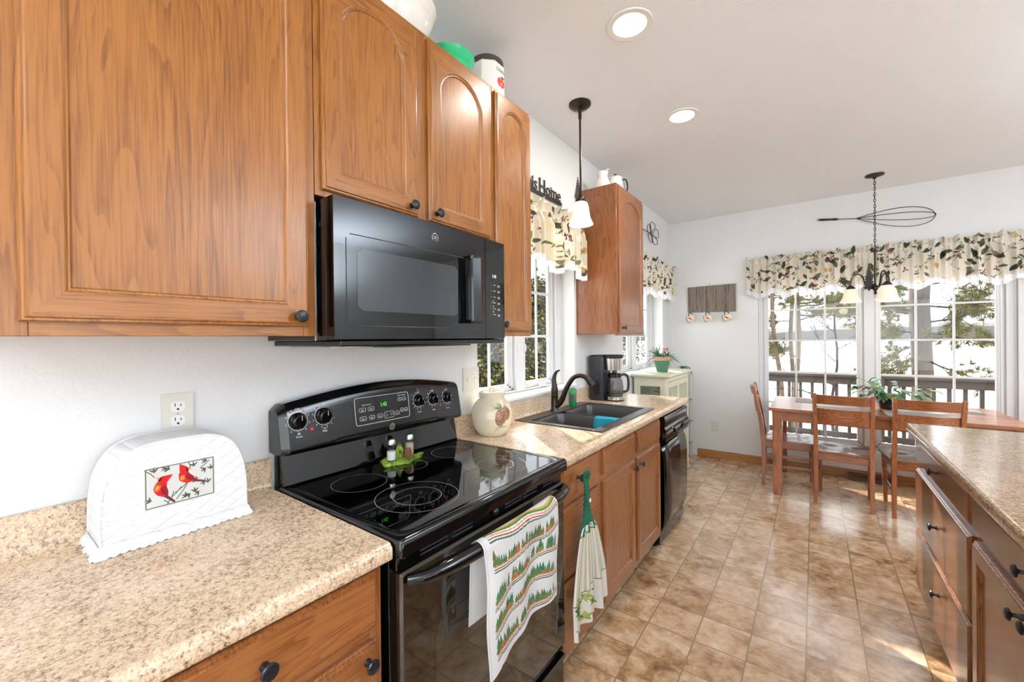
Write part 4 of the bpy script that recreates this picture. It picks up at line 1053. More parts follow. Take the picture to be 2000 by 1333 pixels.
# ---- hanging towel with crocheted top
t = thing('hanging_towel', 'striped ivy-leaf hand towel hanging by a dark green crocheted top', 'towel', (0.66, 1.585, 0.30))
KY, KX = 1.585, 0.662
m = M(); R = random.Random(3)
for k in range(16):
    a = k/15; y0 = KY+(a-0.5)*0.016; pts = [(KX+0.001, y0, 0.855-0.01*abs(a-0.5)), (KX+0.012, KY+(a-0.5)*0.03, 0.80), (KX+0.010+0.006*math.sin(k*2.1), KY+(a-0.5)*0.028, 0.74), (KX+0.012, KY+(a-0.5)*0.065, 0.68), (KX+0.012+0.006*math.sin(k), KY+(a-0.5)*0.125, 0.625-0.02*(k % 3)/3)]
    P_ = spline(pts, 10); P_ = [p+Vector((0.0025*math.sin(i*1.9+k), 0.0025*math.cos(i*1.9+k), 0)) for i, p in enumerate(P_)]
    m.tube(P_, 0.0042, 6)
m.tube(spline([(KX-0.006, KY, 0.83), (KX+0.01, KY-0.010, 0.862), (KX+0.016, KY+0.004, 0.868), (KX+0.014, KY+0.014, 0.85), (KX+0.004, KY+0.012, 0.825)], 6), 0.008, 8)
m.build('crocheted_top', plain('dark_green_yarn', '14523A', 0.95), t)
M().ell((KX+0.020, KY+0.014, 0.745), 0.004, 0.007, 0.009).build('button', 'trimwhite', t)
W, H = 0.26, 0.40; nx, ny = 150, 230; P = Paint(W, H, nx, ny, 'ECE9DF'); R = random.Random(9)
for k in range(18):
    x = 0.012+k*0.0138; P.line([(x, 0.03), (x, 0.265)], 0.0022 if k % 3 else 0.0035, 'A8A468', 0.75)
P.line([(0, 0.268), (W, 0.268)], 0.0012, '3E4A38'); P.line([(0, 0.028), (W, 0.028)], 0.004, '7E8A3E')
for k in range(17):
    x, y = R.uniform(0.02, W-0.02), R.uniform(0.285, 0.38)
    P.line([(x, y), (x+R.uniform(-.03, .03), y-0.02)], 0.001, '7A8A5A')
    for i in range(5): a = 2*PI*i/5+k; P.ell(x+0.009*math.cos(a), y+0.009*math.sin(a), 0.012, 0.006, a, R.choice(['8A9A4A', '5C7634', '3F6036', 'A8B060']), point=True)
vs = []
for j in range(ny):
    for i in range(nx):
        a = i/(nx-1); b = j/(ny-1); spread = 0.10+0.20*min(1, b*1.5)**0.6 - (0.02*b if a > .5 else 0)
        y = KY+0.002+(a-0.5)*spread+0.045*b*(a-0.35); pl = math.sin(a*34)*0.007+math.sin(a*15+1)*0.008*(0.4+b)
        vs.append((KX+0.016+pl*(0.5+0.8*b)+0.004*b, y, 0.648-H*b*(1+0.03*math.sin(a*9)) + (0.035 if a > 0.84 else 0)*b))
fs = [(j*nx+i, j*nx+i+1, (j+1)*nx+i+1, (j+1)*nx+i) for j in range(ny-1) for i in range(nx-1)]
m = M(); m.add(vs, fs); m.build('towel_cloth', 'print', t, col=P.col(), angle=180)

# ================================================================== TOASTER COVER
t = thing('toaster_cover', 'white quilted toaster cover with a printed panel of two red cardinals', 'toaster cover', (0.105, 0.335, CT))
ty0, ty1, tx0, tx1, tz = 0.187, 0.483, 0.030, 0.168, 0.243
def tprof(n=48):
    """outline in y,z from front bottom to rear bottom over the top"""
    P = []; cy, hw = (ty0+ty1)/2, (ty1-ty0)/2
    for i in range(n+1):
        a = PI-PI*i/n; c, s_ = math.cos(a), math.sin(a)
        P.append((cy+hw*math.copysign(abs(c)**0.55, c), CT+0.022+(tz-0.022)*abs(s_)**0.62))
    return P
TP = tprof(); cy_t = (ty0+ty1)/2
def flare(y, z, x, k):   # push outwards near the hem
    cy = (ty0+ty1)/2; q = max(0, (CT+0.06-z)/0.06); return (x+k*0.010*q, cy+(y-cy)*(1+0.05*q), z)
m = M(); L = []
for x, sc_ in ((tx0, 0.985), (tx0+0.012, 1.0), (tx1-0.010, 1.0), (tx1, 0.985)):
    cy = (ty0+ty1)/2; L.append([(x, cy+(y-cy)*sc_, CT+0.022+(z-CT-0.022)*sc_) for y, z in TP])
n = len(TP); vs = [p for l in L for p in l]
fs = [(i*n+j, i*n+j+1, (i+1)*n+j+1, (i+1)*n+j) for i in range(3) for j in range(n-1)]
m.add(vs, fs); m.build('gusset', 'quilt', t, angle=50)
for x, nm in ((tx0, 'back_panel'), (tx1, 'front_panel')):
    m = M(); cy = (ty0+ty1)/2; top = [(cy+(y-cy)*0.985, CT+0.022+(z-CT-0.022)*0.985) for y, z in TP]; vs = []; k = 14
    for j in range(k+1):
        f_ = j/k
        for (y, z) in top: vs.append((x+(0.006 if x > 0.1 else -0.006)*math.sin(PI*min(1, (z-CT)/tz*f_))*1.0, y, CT+0.022+(z-CT-0.022)*f_))
    m.add(vs, [(j*n+i, j*n+i+1, (j+1)*n+i+1, (j+1)*n+i) for j in range(k) for i in range(n-1)]); m.build(nm, 'quilt', t, angle=60)
m = M()
for x in (tx0+0.001, tx1-0.001): m.tube([(x, cy_t+(y-cy_t)*0.987, CT+0.022+(z-CT-0.022)*0.987) for y, z in TP], 0.0036, 8)
m.build('piping', 'quilt', t)
# lace hem
P_ = [(tx1+0.002, ty0-0.002), (tx1+0.002, ty1+0.002), (tx0-0.002, ty1+0.002), (tx0-0.002, ty0-0.002)]
path = []
for (a, b) in zip(P_, P_[1:]+P_[:1]):
    d = math.hypot(b[0]-a[0], b[1]-a[1]); k = int(d/0.0022)
    for i in range(k): path.append(((a[0]+(b[0]-a[0])*i/k), (a[1]+(b[1]-a[1])*i/k)))
cx_, cy_ = (tx0+tx1)/2, (ty0+ty1)/2; m = M(); vs = []; n = len(path)
for i, (x, y) in enumerate(path):
    dx, dy = (x-cx_)/(tx1-cx_), (y-cy_)/(ty1-cy_); nx_, ny_ = (dx if abs(dx) > 0.96 else 0), (dy if abs(dy) > 0.96 else 0)
    sc1 = abs(math.sin(i*0.42)); wv = math.sin(i*0.21)
    for k, (o_, z) in enumerate(((0.0, 0.026), (0.003, 0.017), (0.006+0.002*wv, 0.010), (0.010+0.003*wv, 0.0045-0.0035*sc1+0.0005), (0.011+0.003*wv+0.002*sc1, 0.004-0.0032*sc1))): vs.append((x+nx_*o_, y+ny_*o_, CT+z))
m.add(vs, [(i*5+k, ((i+1) % n)*5+k, ((i+1) % n)*5+k+1, i*5+k+1) for i in range(n) for k in range(4)]); m.build('lace_hem', 'quilt', t, solid=0.0008)
# printed panel
pw, phh = 0.140, 0.098; nx, ny = 330, 230; P = Paint(pw, phh, nx, ny, 'E9E8E4')
def Y(v): return phh-v   # draw with v up
def bird(cx, cy, s_, flip, lean, hf=None, hdx=0.0):
    def T(p, hf=None): 
        x, y = p[0]*(hf or flip), p[1]; c, q = math.cos(lean), math.sin(lean); return (cx+s_*(x*c-y*q), cy-s_*(x*q+y*c))
    tail = [(-0.35, -0.35), (-1.15, -0.62), (-1.2, -0.78), (-0.25, -0.55)]
    P.poly([T(p) for p in tail], '5E3038')
    body = [(0.42, 0.55), (0.62, 0.25), (0.62, -0.1), (0.42, -0.42), (0.1, -0.58), (-0.25, -0.58), (-0.5, -0.42), (-0.4, -0.15), (-0.1, 0.15), (0.08, 0.5)]
    P.poly([T(p) for p in body], 'CC1F22')
    a, b = T((0.38, -0.12)); P.ell(a, b, s_*0.22, s_*0.27, 0.3, 'E8502A'); P.ell(a, b, s_*0.12, s_*0.17, 0.3, 'F2A040')
    P.poly([T(p) for p in [(0.05, 0.2), (0.2, -0.05), (0.0, -0.35), (-0.55, -0.5), (-0.5, -0.35), (-0.25, 0.0)]], '8E1424')
    P.line([T((0.05, 0.05)), T((-0.3, -0.3))], 0.0006, 'B0182A'); P.line([T((0.12, -0.05)), T((-0.35, -0.42))], 0.0006, '5E0E18')
    H_ = (lambda p: T((p[0]+hdx*(1 if hf is None else hf*flip), p[1]), hf))
    P.poly([H_(p) for p in [(0.0, 1.05), (0.35, 0.85), (0.62, 0.65), (0.60, 0.30), (0.35, 0.25), (0.05, 0.35)]], 'D21E24')
    P.poly([H_(p) for p in [(0.50, 0.62), (0.66, 0.60), (0.64, 0.36), (0.46, 0.34)]], '2A1214')
    P.poly([H_(p) for p in [(0.60, 0.62), (0.86, 0.50), (0.62, 0.44)]], 'E88A2A')
    a, b = H_((0.45, 0.66)); P.ell(a, b, s_*0.04, s_*0.04, 0, '101010')
R = random.Random(4)
for a, b in (((0.04, 0.0), (0.055, 0.030)), ((0.048, 0.015), (0.07, 0.038)), ((0.058, 0.026), (0.085, 0.048)), ((0.06, 0.01), (0.085, 0.048)), ((0.036, 0.014), (0.044, 0.004)), ((0.0, 0.095), (0.018, 0.075)), ((0.085, 0.095), (0.088, 0.078)), ((0.085, 0.048), (0.105, 0.05)), ((0.11, 0.075), (0.128, 0.09)), ((0.115, 0.03), (0.12, 0.045))):
    P.line([(a[0], Y(a[1])), ((a[0]+b[0])/2+0.002, Y((a[1]+b[1])/2)), (b[0], Y(b[1]))], 0.0011, '6A6A5E')
for (x, y, k) in ((0.018, 0.088, 0), (0.046, 0.088, 1), (0.040, 0.092, 2), (0.096, 0.084, 0), (0.122, 0.090, 1), (0.120, 0.070, 2), (0.133, 0.068, 0), (0.102, 0.046, 1), (0.118, 0.038, 2), (0.126, 0.034, 0), (0.010, 0.020, 1), (0.086, 0.014, 2), (0.098, 0.018, 0), (0.080, 0.012, 1), (0.105, 0.014, 2)):
    for i in range(3): a = 0.8+i*0.9+k; leaf(P, x+0.004*math.cos(a), Y(y+0.004*math.sin(a)), 0.011, -a, R.choice(['5E6650', '6E7458', '4C5646']), '4A5040', wd=0.38)
bird(0.036, Y(0.044), 0.033, -1, -0.55)
bird(0.084, Y(0.062), 0.031, -1, -0.05, hf=1, hdx=0.62)
for k in range(2):
    o_ = 0.0012+k*0.0012; P.line([(o_, o_), (pw-o_, o_), (pw-o_, phh-o_), (o_, phh-o_), (o_, o_)], 0.0007, '6E7464')
m = M(); vs = []
for j in range(ny):
    for i in range(nx):
        y = 0.2635+pw*i/(nx-1); z = CT+0.181-phh*j/(ny-1); vs.append((tx1+0.0072, y, z))
m.add(vs, [(j*nx+i, j*nx+i+1, (j+1)*nx+i+1, (j+1)*nx+i) for j in range(ny-1) for i in range(nx-1)]); m.build('bird_print', 'print', t, col=P.col())

# ================================================================== STONEWARE JAR with pinecone
t = thing('cookie_jar', 'round cream stoneware jar painted with a pinecone, on the worktop', 'jar', (0.135, 1.615, CT+0.0006))
jc = (0.135, 1.615, CT+0.0006)
prof = [(0.0, 0.0), (0.062, 0.0), (0.068, 0.004), (0.086, 0.028), (0.100, 0.060), (0.106, 0.095), (0.102, 0.130), (0.088, 0.160), (0.070, 0.178), (0.063, 0.186), (0.064, 0.205)]
m = M(); m.lathe(prof, jc, 48); jb = m.build('jar_body', plain('cream_stoneware', 'D9CDB2', 0.12), t)
m = M(); m.lathe([(0.066, 0.203), (0.0665, 0.212), (0.060, 0.217), (0.030, 0.219), (0.0, 0.220)], jc, 40); m.tube([(jc[0]+0.0*math.cos(a), jc[1]+0.017*math.cos(a), jc[2]+0.217+0.020*math.sin(a)) for a in [PI*i/12 for i in range(13)]], 0.0055, 10); m.build('lid', plain('cream_stoneware_lid', 'D9CDB2', 0.12), t)
def jar_pt(az, h, off=0.0008):
    rs = [p[0] for p in prof]; hs = [p[1] for p in prof]; r = float(np.interp(h, hs[2:], rs[2:]))+off
    return (jc[0]+r*math.cos(az), jc[1]+r*math.sin(az), jc[2]+h)
nx, ny = 150, 150; P = Paint(0.15, 0.15, nx, ny, 'D9CDB2'); R = random.Random(2)
for k in range(60):
    a = R.uniform(0, 2*PI); base_ = R.choice([(0.055, 0.030), (0.085, 0.035), (0.070, 0.125)]); ll = R.uniform(0.02, 0.05)
    P.line([base_, (base_[0]+ll*math.cos(a)*1.0, base_[1]+ll*math.sin(a)*0.6)], 0.0008, R.choice(['4A5A3A', '3A4A32', '6A6A4A']), 0.9)
for cx, cy, a_, b_ in ((0.072, 0.078, 0.030, 0.042), (0.108, 0.060, 0.028, 0.034)):
    P.ell(cx, cy, a_, b_, 0.2, '6A4632')
    for r in range(9):
        for c in range(7):
            x = cx+(c-3+0.5*(r % 2))*0.0085; y = cy+(r-4)*0.0088
            if ((x-cx)/a_)**2+((y-cy)/b_)**2 < 0.92: P.ell(x, y, 0.0046, 0.0036, 0.2, R.choice(['A87A5A', '8A5E44', 'B48A6A'])); P.ell(x, y+0.002, 0.0022, 0.0012, 0, '3A241A')
m = M(); vs = []; idx = {}
for j in range(ny):
    for i in range(nx): vs.append(jar_pt(-1.12+1.35*i/(nx-1), 0.176-0.145*j/(ny-1)))
m.add(vs, [(j*nx+i, j*nx+i+1, (j+1)*nx+i+1, (j+1)*nx+i) for j in range(ny-1) for i in range(nx-1)]); m.build('pinecone_painting', 'printgloss', jb, col=P.col(), angle=180)

# ================================================================== SALT AND PEPPER on a leaf dish
gz = 0.9603
t = thing('leaf_dish', 'green leaf-shaped shaker tray on the stove glass', 'tray', (0.145, 1.035, gz))
m = M(); n = 48; c0 = (0.145, 1.035); rim = []; mid = []
for i in range(n):
    a = 2*PI*i/n; r = 1+0.14*math.cos(5*a)+0.06*math.cos(11*a); rim.append((c0[0]+0.048*r*math.cos(a), c0[1]+0.088*r*math.sin(a), gz+0.014+0.004*math.sin(6*a))); mid.append((c0[0]+0.034*r*math.cos(a), c0[1]+0.068*r*math.sin(a), gz+0.008))
bot = [(c0[0]+(x-c0[0])*0.9, c0[1]+(y-c0[1])*0.92, gz+0.0005) for x, y, z in rim]
m.loops([bot, rim, mid], cap0=True, cap1=True)
lm = N('mottled_green_resin'); lc = lm.ramp(lm.noise(lm.coord(), 70, 4), [(0.35, '3E5A1E'), (0.5, '7E9A34'), (0.65, 'A8B850')]); lm.base(lc); lm.set(Roughness=0.35)
m.build('dish', lm.m, t, angle=60)
m = M(); m.prism([(-0.014, 0), (0.014, 0), (0.020, 0.03), (0.010, 0.045), (0.002, 0.062), (-0.008, 0.045), (-0.018, 0.03)], lambda u, v, d: (0.118+d, 1.045+u, gz+0.008+v), 0, 0.006); m.build('upright_leaf', lm.m, t, bevel=0.0015)
m = M(); cc = (0.155, 1.062, gz+0.030)
m.ell(cc, 0.010, 0.011, 0.021, 12, 8)
for r in range(8):
    for k in range(9):
        a = 2*PI*(k+0.5*(r % 2))/9; zz = -0.018+r*0.0048; rr = 0.0125*math.sqrt(max(0.05, 1-(zz/0.024)**2)); m.ell((cc[0]+rr*math.cos(a), cc[1]+rr*math.sin(a), cc[2]+zz), 0.003, 0.003, 0.002, 6, 4)
m.build('pinecone', plain('pinecone_brown', '7A4A30', 0.6), t)
for (x, y, lb, fill, cn) in ((0.138, 0.995, 'glass salt shaker with steel cap, nearer the camera on the leaf tray', 'E8E8E4', 'salt'), (0.128, 1.092, 'glass pepper shaker with steel cap, farther back on the leaf tray', 'B8A890', 'pepper')):
    b = (x, y, gz+0.0135); s_ = thing(cn+'_shaker', lb, 'shaker', b)
    m = M(); m.lathe([(0.0, 0), (0.0165, 0), (0.018, 0.003), (0.0185, 0.03), (0.0175, 0.052), (0.0135, 0.060), (0.0135, 0.064)], b, 10); m.build('glass_body', 'clearglass', s_, angle=20)
    m = M(); m.lathe([(0.0, 0.002), (0.0155, 0.002), (0.0165, 0.03), (0.0165, 0.034 if cn == 'salt' else 0.045), (0.0, 0.036 if cn == 'salt' else 0.046)], b, 20); m.build(cn, plain(cn+'_fill', fill, 0.9), s_)
    m = M(); m.lathe([(0.0145, 0.060), (0.0155, 0.061), (0.0155, 0.075), (0.012, 0.081), (0.0, 0.083)], b, 24); m.build('cap', 'steel', s_)

# ================================================================== THINGS ON TOP OF THE CABINETS
TZ = 2.5455
def bowl(label, c, r, h, mt, ridges=4):
    P = [(0.0, 0.0), (r*0.42, 0.0), (r*0.45, 0.008), (r*0.40, 0.014), (r*0.62, h*0.28), (r*0.82, h*0.55)]
    for i in range(ridges): q = 0.60+0.32*i/ridges; P += [(r*(0.84+0.13*i/ridges), h*q), (r*(0.862+0.13*i/ridges), h*(q+0.03)), (r*(0.85+0.13*i/ridges), h*(q+0.06))]
    P += [(r*0.985, h*0.95), (r*1.02, h), (r*0.98, h*1.005), (r*0.95, h*0.95), (r*0.75, h*0.5), (r*0.35, 0.03), (0, 0.026)]
    m = M(); m.lathe(P, c, 56); o = m.build('mixing_bowl', mt, angle=25); tag(o, label, 'bowl')
bowl('large white ringed mixing bowl on top of the wall cabinets', (0.165, 1.02, TZ), 0.150, 0.165, 'whiteglaze')
bowl('green ringed mixing bowl on top of the wall cabinets', (0.165, 1.305, TZ), 0.110, 0.125, 'greenglaze')
t = thing('cookie_canister', 'white eight-sided canister lettered COOKIES with an apple and a dark lid rim', 'canister', (0.170, 1.56, TZ))
cc = (0.170, 1.56, TZ); m = M(); oc = lambda r, z: [(cc[0]+r*math.cos(PI/8+PI/4*i), cc[1]+r*math.sin(PI/8+PI/4*i), cc[2]+z) for i in range(8)]
m.loops([oc(0.083, 0), oc(0.088, 0.004), oc(0.088, 0.205), oc(0.080, 0.215)], cap0=True, cap1=True); cb = m.build('canister_body', 'whiteglaze', t, angle=20, bevel=0.004)
m = M(); m.lathe([(0.0, 0.214), (0.074, 0.214), (0.082, 0.220), (0.082, 0.236), (0.076, 0.242), (0.0, 0.246)], cc, 40); m.build('lid', plain('dark_brown_lid', '4A3F3A', 0.35), t)
# lettering on the two faces turned to the room
ap = 0.088*math.cos(PI/8)
def face_pt(k, u, v, d=0.0012):
    a = PI/4*k; return (cc[0]+(ap+d)*math.cos(a)-u*math.sin(a), cc[1]+(ap+d)*math.sin(a)+u*math.cos(a), cc[2]+v)
m = M(); put_text(m, 'COOKIES', 0.024, lambda u, v, d: face_pt(0, u, 0.168+v), cx=0.62); m.build('lettering', 'black', cb)
ay, az = 0.006, 0.120
for nm, ps, mt in (('apple', [(-0.012, 0, 0.016, 0.020), (0.008, -0.002, 0.016, 0.021)], 'redprint'), ('apple_highlight', [(0.0, -0.006, 0.006, 0.009)], plain('yellow_print', 'E0B040', 0.4)), ('apple_leaf', [(0.010, 0.026, 0.014, 0.006)], 'leafdark')):
    m = M()
    for i, (u0_, v0_, a_, b_) in enumerate(ps):
        m.add([face_pt(0, ay+u0_+a_*math.cos(2*PI*j/20), az+v0_+b_*math.sin(2*PI*j/20), 0.0014+0.0004*i+(0.001 if nm != 'apple' else 0)) for j in range(20)], [tuple(range(20))])
    m.build(nm, mt, cb)
TZ2 = 2.5455
t = thing('pitcher', 'white ceramic pitcher on the cabinet above the coffee maker', 'pitcher', (0.17, 2.93, TZ2)); c = (0.17, 2.93, TZ2)
m = M(); m.lathe([(0.0, 0), (0.038, 0), (0.050, 0.02), (0.055, 0.05), (0.045, 0.085), (0.032, 0.11), (0.036, 0.135), (0.040, 0.15), (0.036, 0.15), (0.028, 0.11), (0.04, 0.05), (0, 0.01)], c, 30)
m.tube(spline([(c[0]+0.03, c[1]-0.010, c[2]+0.148), (c[0]+0.052, c[1]-0.018, c[2]+0.160)], 3), [0.010, 0.008, 0.006, 0.004], 8); m.build('pitcher_body', 'whiteglaze', t)
m = M(); m.tube(spline([(c[0]-0.02, c[1]+0.03, c[2]+0.135), (c[0]-0.03, c[1]+0.07, c[2]+0.12), (c[0]-0.03, c[1]+0.075, c[2]+0.07), (c[0]-0.02, c[1]+0.048, c[2]+0.04)], 5), 0.006, 8); m.build('handle', 'whiteglaze', t)
t = thing('enamel_pot', 'white enamel coffee pot with heart scrollwork and black lid knob', 'coffee pot', (0.20, 3.10, TZ2)); c = (0.20, 3.10, TZ2)
m = M(); m.lathe([(0.0, 0), (0.066, 0), (0.068, 0.004), (0.058, 0.10), (0.050, 0.145), (0.0, 0.150)], c, 36); m.tube([(c[0]-0.03, c[1]-0.05, c[2]+0.07), (c[0]-0.045, c[1]-0.078, c[2]+0.11)], [0.014, 0.008], 10); b_ = m.build('pot_body', 'whiteglaze', t)
m = M(); m.lathe([(0.051, 0.143), (0.053, 0.146), (0.040, 0.158), (0.0, 0.163)], c, 30); m.tube([(c[0]+0.052*math.cos(2*PI*i/24), c[1]+0.052*math.sin(2*PI*i/24), c[2]+0.147) for i in range(24)], 0.003, 6, closed=True); l_ = m.build('lid', 'whiteglaze', t)
m = M(); m.ell((c[0], c[1], c[2]+0.172), 0.014, 0.014, 0.012); m.build('lid_knob', 'black', l_)
m = M(); m.tube(spline([(c[0]+0.035, c[1]+0.040, c[2]+0.140), (c[0]+0.062, c[1]+0.065, c[2]+0.140), (c[0]+0.070, c[1]+0.072, c[2]+0.07), (c[0]+0.045, c[1]+0.050, c[2]+0.025)], 6), 0.005, 8); m.build('handle', 'black', t)
def cone_pt(a, z): r = 0.068-0.020*(z/0.145)**1.2+0.0012; return (c[0]+r*math.cos(a), c[1]+r*math.sin(a), c[2]+z)
m = M()
for sgn in (1, -1): m.tube([cone_pt(-0.5+sgn*0.26*math.sin(x_)**3, 0.085+0.030*(math.cos(x_)*0.8-0.3*math.cos(2*x_)-0.1*math.cos(3*x_))) for x_ in [PI*i/18 for i in range(19)]], 0.0016, 5); m.tube([cone_pt(-0.5+sgn*(0.10+0.035*i), 0.045-0.02*math.sin(i*0.9)) for i in range(9)], 0.0014, 5)
m.build('heart_scroll', 'black', b_)

# ================================================================== WALL SIGN, WHISKS, MUG RACK
def serif_word(m, word, y0, z0, hcap, total, X, th):
    SER = {'T': ([.5], []), 'h': ([.12, .86], [.06]), 'i': ([.5], [.3]), 's': ([], []), 'H': ([.12, .88], [.12, .88]), 'o': ([], []), 'm': ([.08, .5, .92], [.04]), 'e': ([], [])}
    items = []; x = 0
    for ch in word:
        if ch == ' ': x += 0.12; continue
        vs, fs = text(ch, 1.0, 0.72, 'LEFT'); xa, xb = min(v[0] for v in vs), max(v[0] for v in vs); items.append((ch, vs, fs, x-xa, xb-xa, max(v[1] for v in vs))); x += xb-xa+0.055
    k = total/x; kz = hcap/0.73
    for ch, vs, fs, dx, w_, top in items:
        f = lambda u, v, d, dx=dx: (X+d, y0+(u+dx)*k, z0+v*kz)
        n = len(vs); m.add([f(u, v, 0) for u, v in vs], [q[::-1] for q in fs]); m.add([f(u, v, th) for u, v in vs], fs)
        cnt = {(a, b) for q in fs for a, b in zip(q, q[1:]+q[:1])}; ed = [(a, b) for a, b in cnt if (b, a) not in cnt]
        m.add([f(u, v, 0) for u, v in vs]+[f(u, v, th) for u, v in vs], [(a, b, b+n, a+n) for a, b in ed])
        xa = min(v[0] for v in vs); tp = {'h': 0.76, 'i': 0.53, 'H': 0.73, 'm': 0.53}.get(ch, 0.73)
        for grp, zz in ((SER[ch][0], 0.0), (SER[ch][1], tp-0.035)):
            for q in grp: yc = y0+(xa+w_*q+dx)*k; m.box(X, X+th, yc-0.011, yc+0.011, z0+zz*kz, z0+(zz+0.04)*kz)
t = thing('word_sign', 'black metal word sign reading This Home above the sink window', 'sign', (0.01, 2.32, 2.375))
m = M(); m.box(0.008, 0.013, 2.02, 2.575, 2.378, 2.402); br = m.build('bar', 'iron', t)
m = M(); serif_word(m, 'This Home', 2.065, 2.402, 0.092, 0.505, 0.008, 0.005); m.build('lettering', 'iron', t)
def whisk(label, base, tip, fn, loops, rw=0.0032, hl=0.16, nck=0.14, width=0.105):
    """giant wire whisk; local x along, y across, z out of wall through fn"""
    L = 0.86; t = thing('wall_whisk', label, 'wall decoration', fn(0.4*L, 0, 0.02))
    m = M(); m.tube([fn(x, 0, 0.018) for x in (0, 0.01, 0.03, 0.10, hl-0.02, hl)], [0.004, 0.010, 0.011, 0.009, 0.012, 0.006], 10)
    m.tube([fn(-0.004+0.010*math.cos(a), 0.010*math.sin(a), 0.018) for a in [2*PI*i/14 for i in range(14)]], 0.002, 5, closed=True); m.build('handle', 'bronze', t)
    for (amp, out) in loops:
        m = M(); P = [fn(hl, 0, 0.018), fn(hl+nck, 0, 0.018)]
        k = 30
        for i in range(1, k):
            q = i/k; a = 2*PI*q; x = hl+nck+(L-hl-nck)*(1-math.cos(a))/2; y = amp*math.sin(a)*((1-math.cos(a))/2)**0.55*1.15; P.append(fn(x, y, 0.018+out*((1-math.cos(a))/2)))
        P += [fn(hl+nck, 0, 0.018), fn(hl, 0, 0.018)]; m.tube(P, rw, 6); m.build('wire_loop', 'iron', t)
    return t
ang = math.atan2(-0.115, 0.84)
whisk('giant metal wire whisk hung on the far wall above the dining window', None, None, lambda x, y, d: (1.50+x*math.cos(ang)-y*math.sin(ang), YF-d, 2.645+x*math.sin(ang)+y*math.cos(ang)), [(0.105, 0.01), (0.04, 0.05)])
t = thing('wire_beater', 'wire flower-shaped whisk head hung on the left wall beside the oak cabinet', 'wall decoration', (0.02, 4.2, 2.55))
for k in range(5):
    m = M(); P = []
    for i in range(25):
        a = 2*PI*i/24; r = 0.155*math.sin(a/2)**1; b = 2*PI*k/5+0.55*math.sin(a)+0.3; P.append((0.035+0.02*math.sin(a/2), 4.50+1.35*r*math.cos(b)*0.95, 2.565+r*math.sin(b)*0.78))
    m.tube(P, 0.0035, 6); m.build('wire_loop', 'iron', t)
m = M(); m.tube([(0.03, 3.70, 2.57), (0.03, 3.86, 2.565), (0.035, 4.30, 2.56), (0.035, 4.50, 2.565)], [0.011, 0.010, 0.004, 0.004], 8); m.build('handle', 'iron', t)
t = thing('plank_rack', 'weathered five-plank board with mug hooks on the far wall', 'mug rack', (0.47, 5.35, 1.73))
xs_ = [0.207+0.105*i for i in range(6)]
for i in range(5):
    o_ = [0, 0.004, 0.006, 0.008, 0.010][i]*0.4; m = M(); m.box(xs_[i]+0.0022, xs_[i+1]-0.0026, 5.338, 5.352, 1.735-0.002*i+0.004, 2.046+o_); m.build('plank', 'barn', t, bevel=0.001)
for z in (1.80, 1.98): M().box(0.23, 0.71, 5.352, 5.359, z-0.02, z+0.02).build('batten', 'barn', t)
M().tube([(0.455, 5.359, 2.066), (0.455, 5.345, 2.072)], 0.003, 6).build('nail', 'iron', t)
HX = (0.262, 0.455, 0.655)
for x in HX: M().tube(spline([(x, 5.340, 1.775), (x, 5.325, 1.772), (x, 5.306, 1.752), (x, 5.298, 1.745), (x, 5.292, 1.755)], 4), 0.0025, 6).build('hook', 'steel', t)
cr = plain('mug_cream', 'E6DEC8', 0.2)
for i, x in enumerate(HX):
    lb = ['cardinal mug on the left hook of the plank rack', 'cardinal mug on the middle hook of the plank rack', 'cardinal mug on the right hook of the plank rack'][i]
    c = (x-0.004, 5.298, 1.665); mt = thing('cardinal_mug', lb, 'mug', c, 'cardinal mugs on the plank rack')
    tilt = 0.30; ax = Vector((math.cos(tilt), -0.15, math.sin(tilt))).normalized(); # axis of the cup pointing right/up, mouth to the left
    s1 = ax.cross(Vector((0, 1, 0))).normalized(); s2 = s1.cross(ax)
    cup = lambda r, h, a: tuple(Vector(c)+ax*h+s1*(r*math.cos(a))+s2*(r*math.sin(a)))
    m = M(); n = 22; prof_ = [(0.0, 0.042), (0.034, 0.042), (0.037, 0.036), (0.037, -0.038), (0.039, -0.044), (0.036, -0.044), (0.033, 0.030), (0.0, 0.034)]
    m.loops([[cup(max(r, 0.0005), h, 2*PI*j/n) for j in range(n)] for r, h in prof_]); bd = m.build('mug_body', cr, mt)
    m = M(); m.tube([cup(0.039, -0.043, 2*PI*j/n) for j in range(n)], 0.0025, 5, closed=True); m.build('rim_line', 'bronze', bd)
    up = Vector((0, 0, 1)); sd = (up-ax*up.dot(ax)).normalized(); m = M()
    m.tube([tuple(Vector(c)+ax*(0.024*math.cos(a))+sd*(0.032+0.040*math.sin(a))) for a in [PI*j/12 for j in range(13)]], 0.0045, 8); m.build('handle', 'bronze', mt)
    m = M(); out = Vector((0, -1, 0)); sdo = (out-ax*out.dot(ax)).normalized(); sdu = ax.cross(sdo)
    q = lambda u, v: tuple(Vector(c)+ax*u+sdo*(math.sqrt(max(0, 0.0420**2-v*v)))+sdu*v)
    m.add([q(u, v) for u, v in ((-0.026, -0.012), (-0.012, -0.016), (0.004, -0.006), (0.014, 0.010), (0.020, 0.024), (0.010, 0.020), (-0.006, 0.010), (-0.014, -0.002))], [tuple(range(8))]); m.build('cardinal_print', 'redprint', bd)

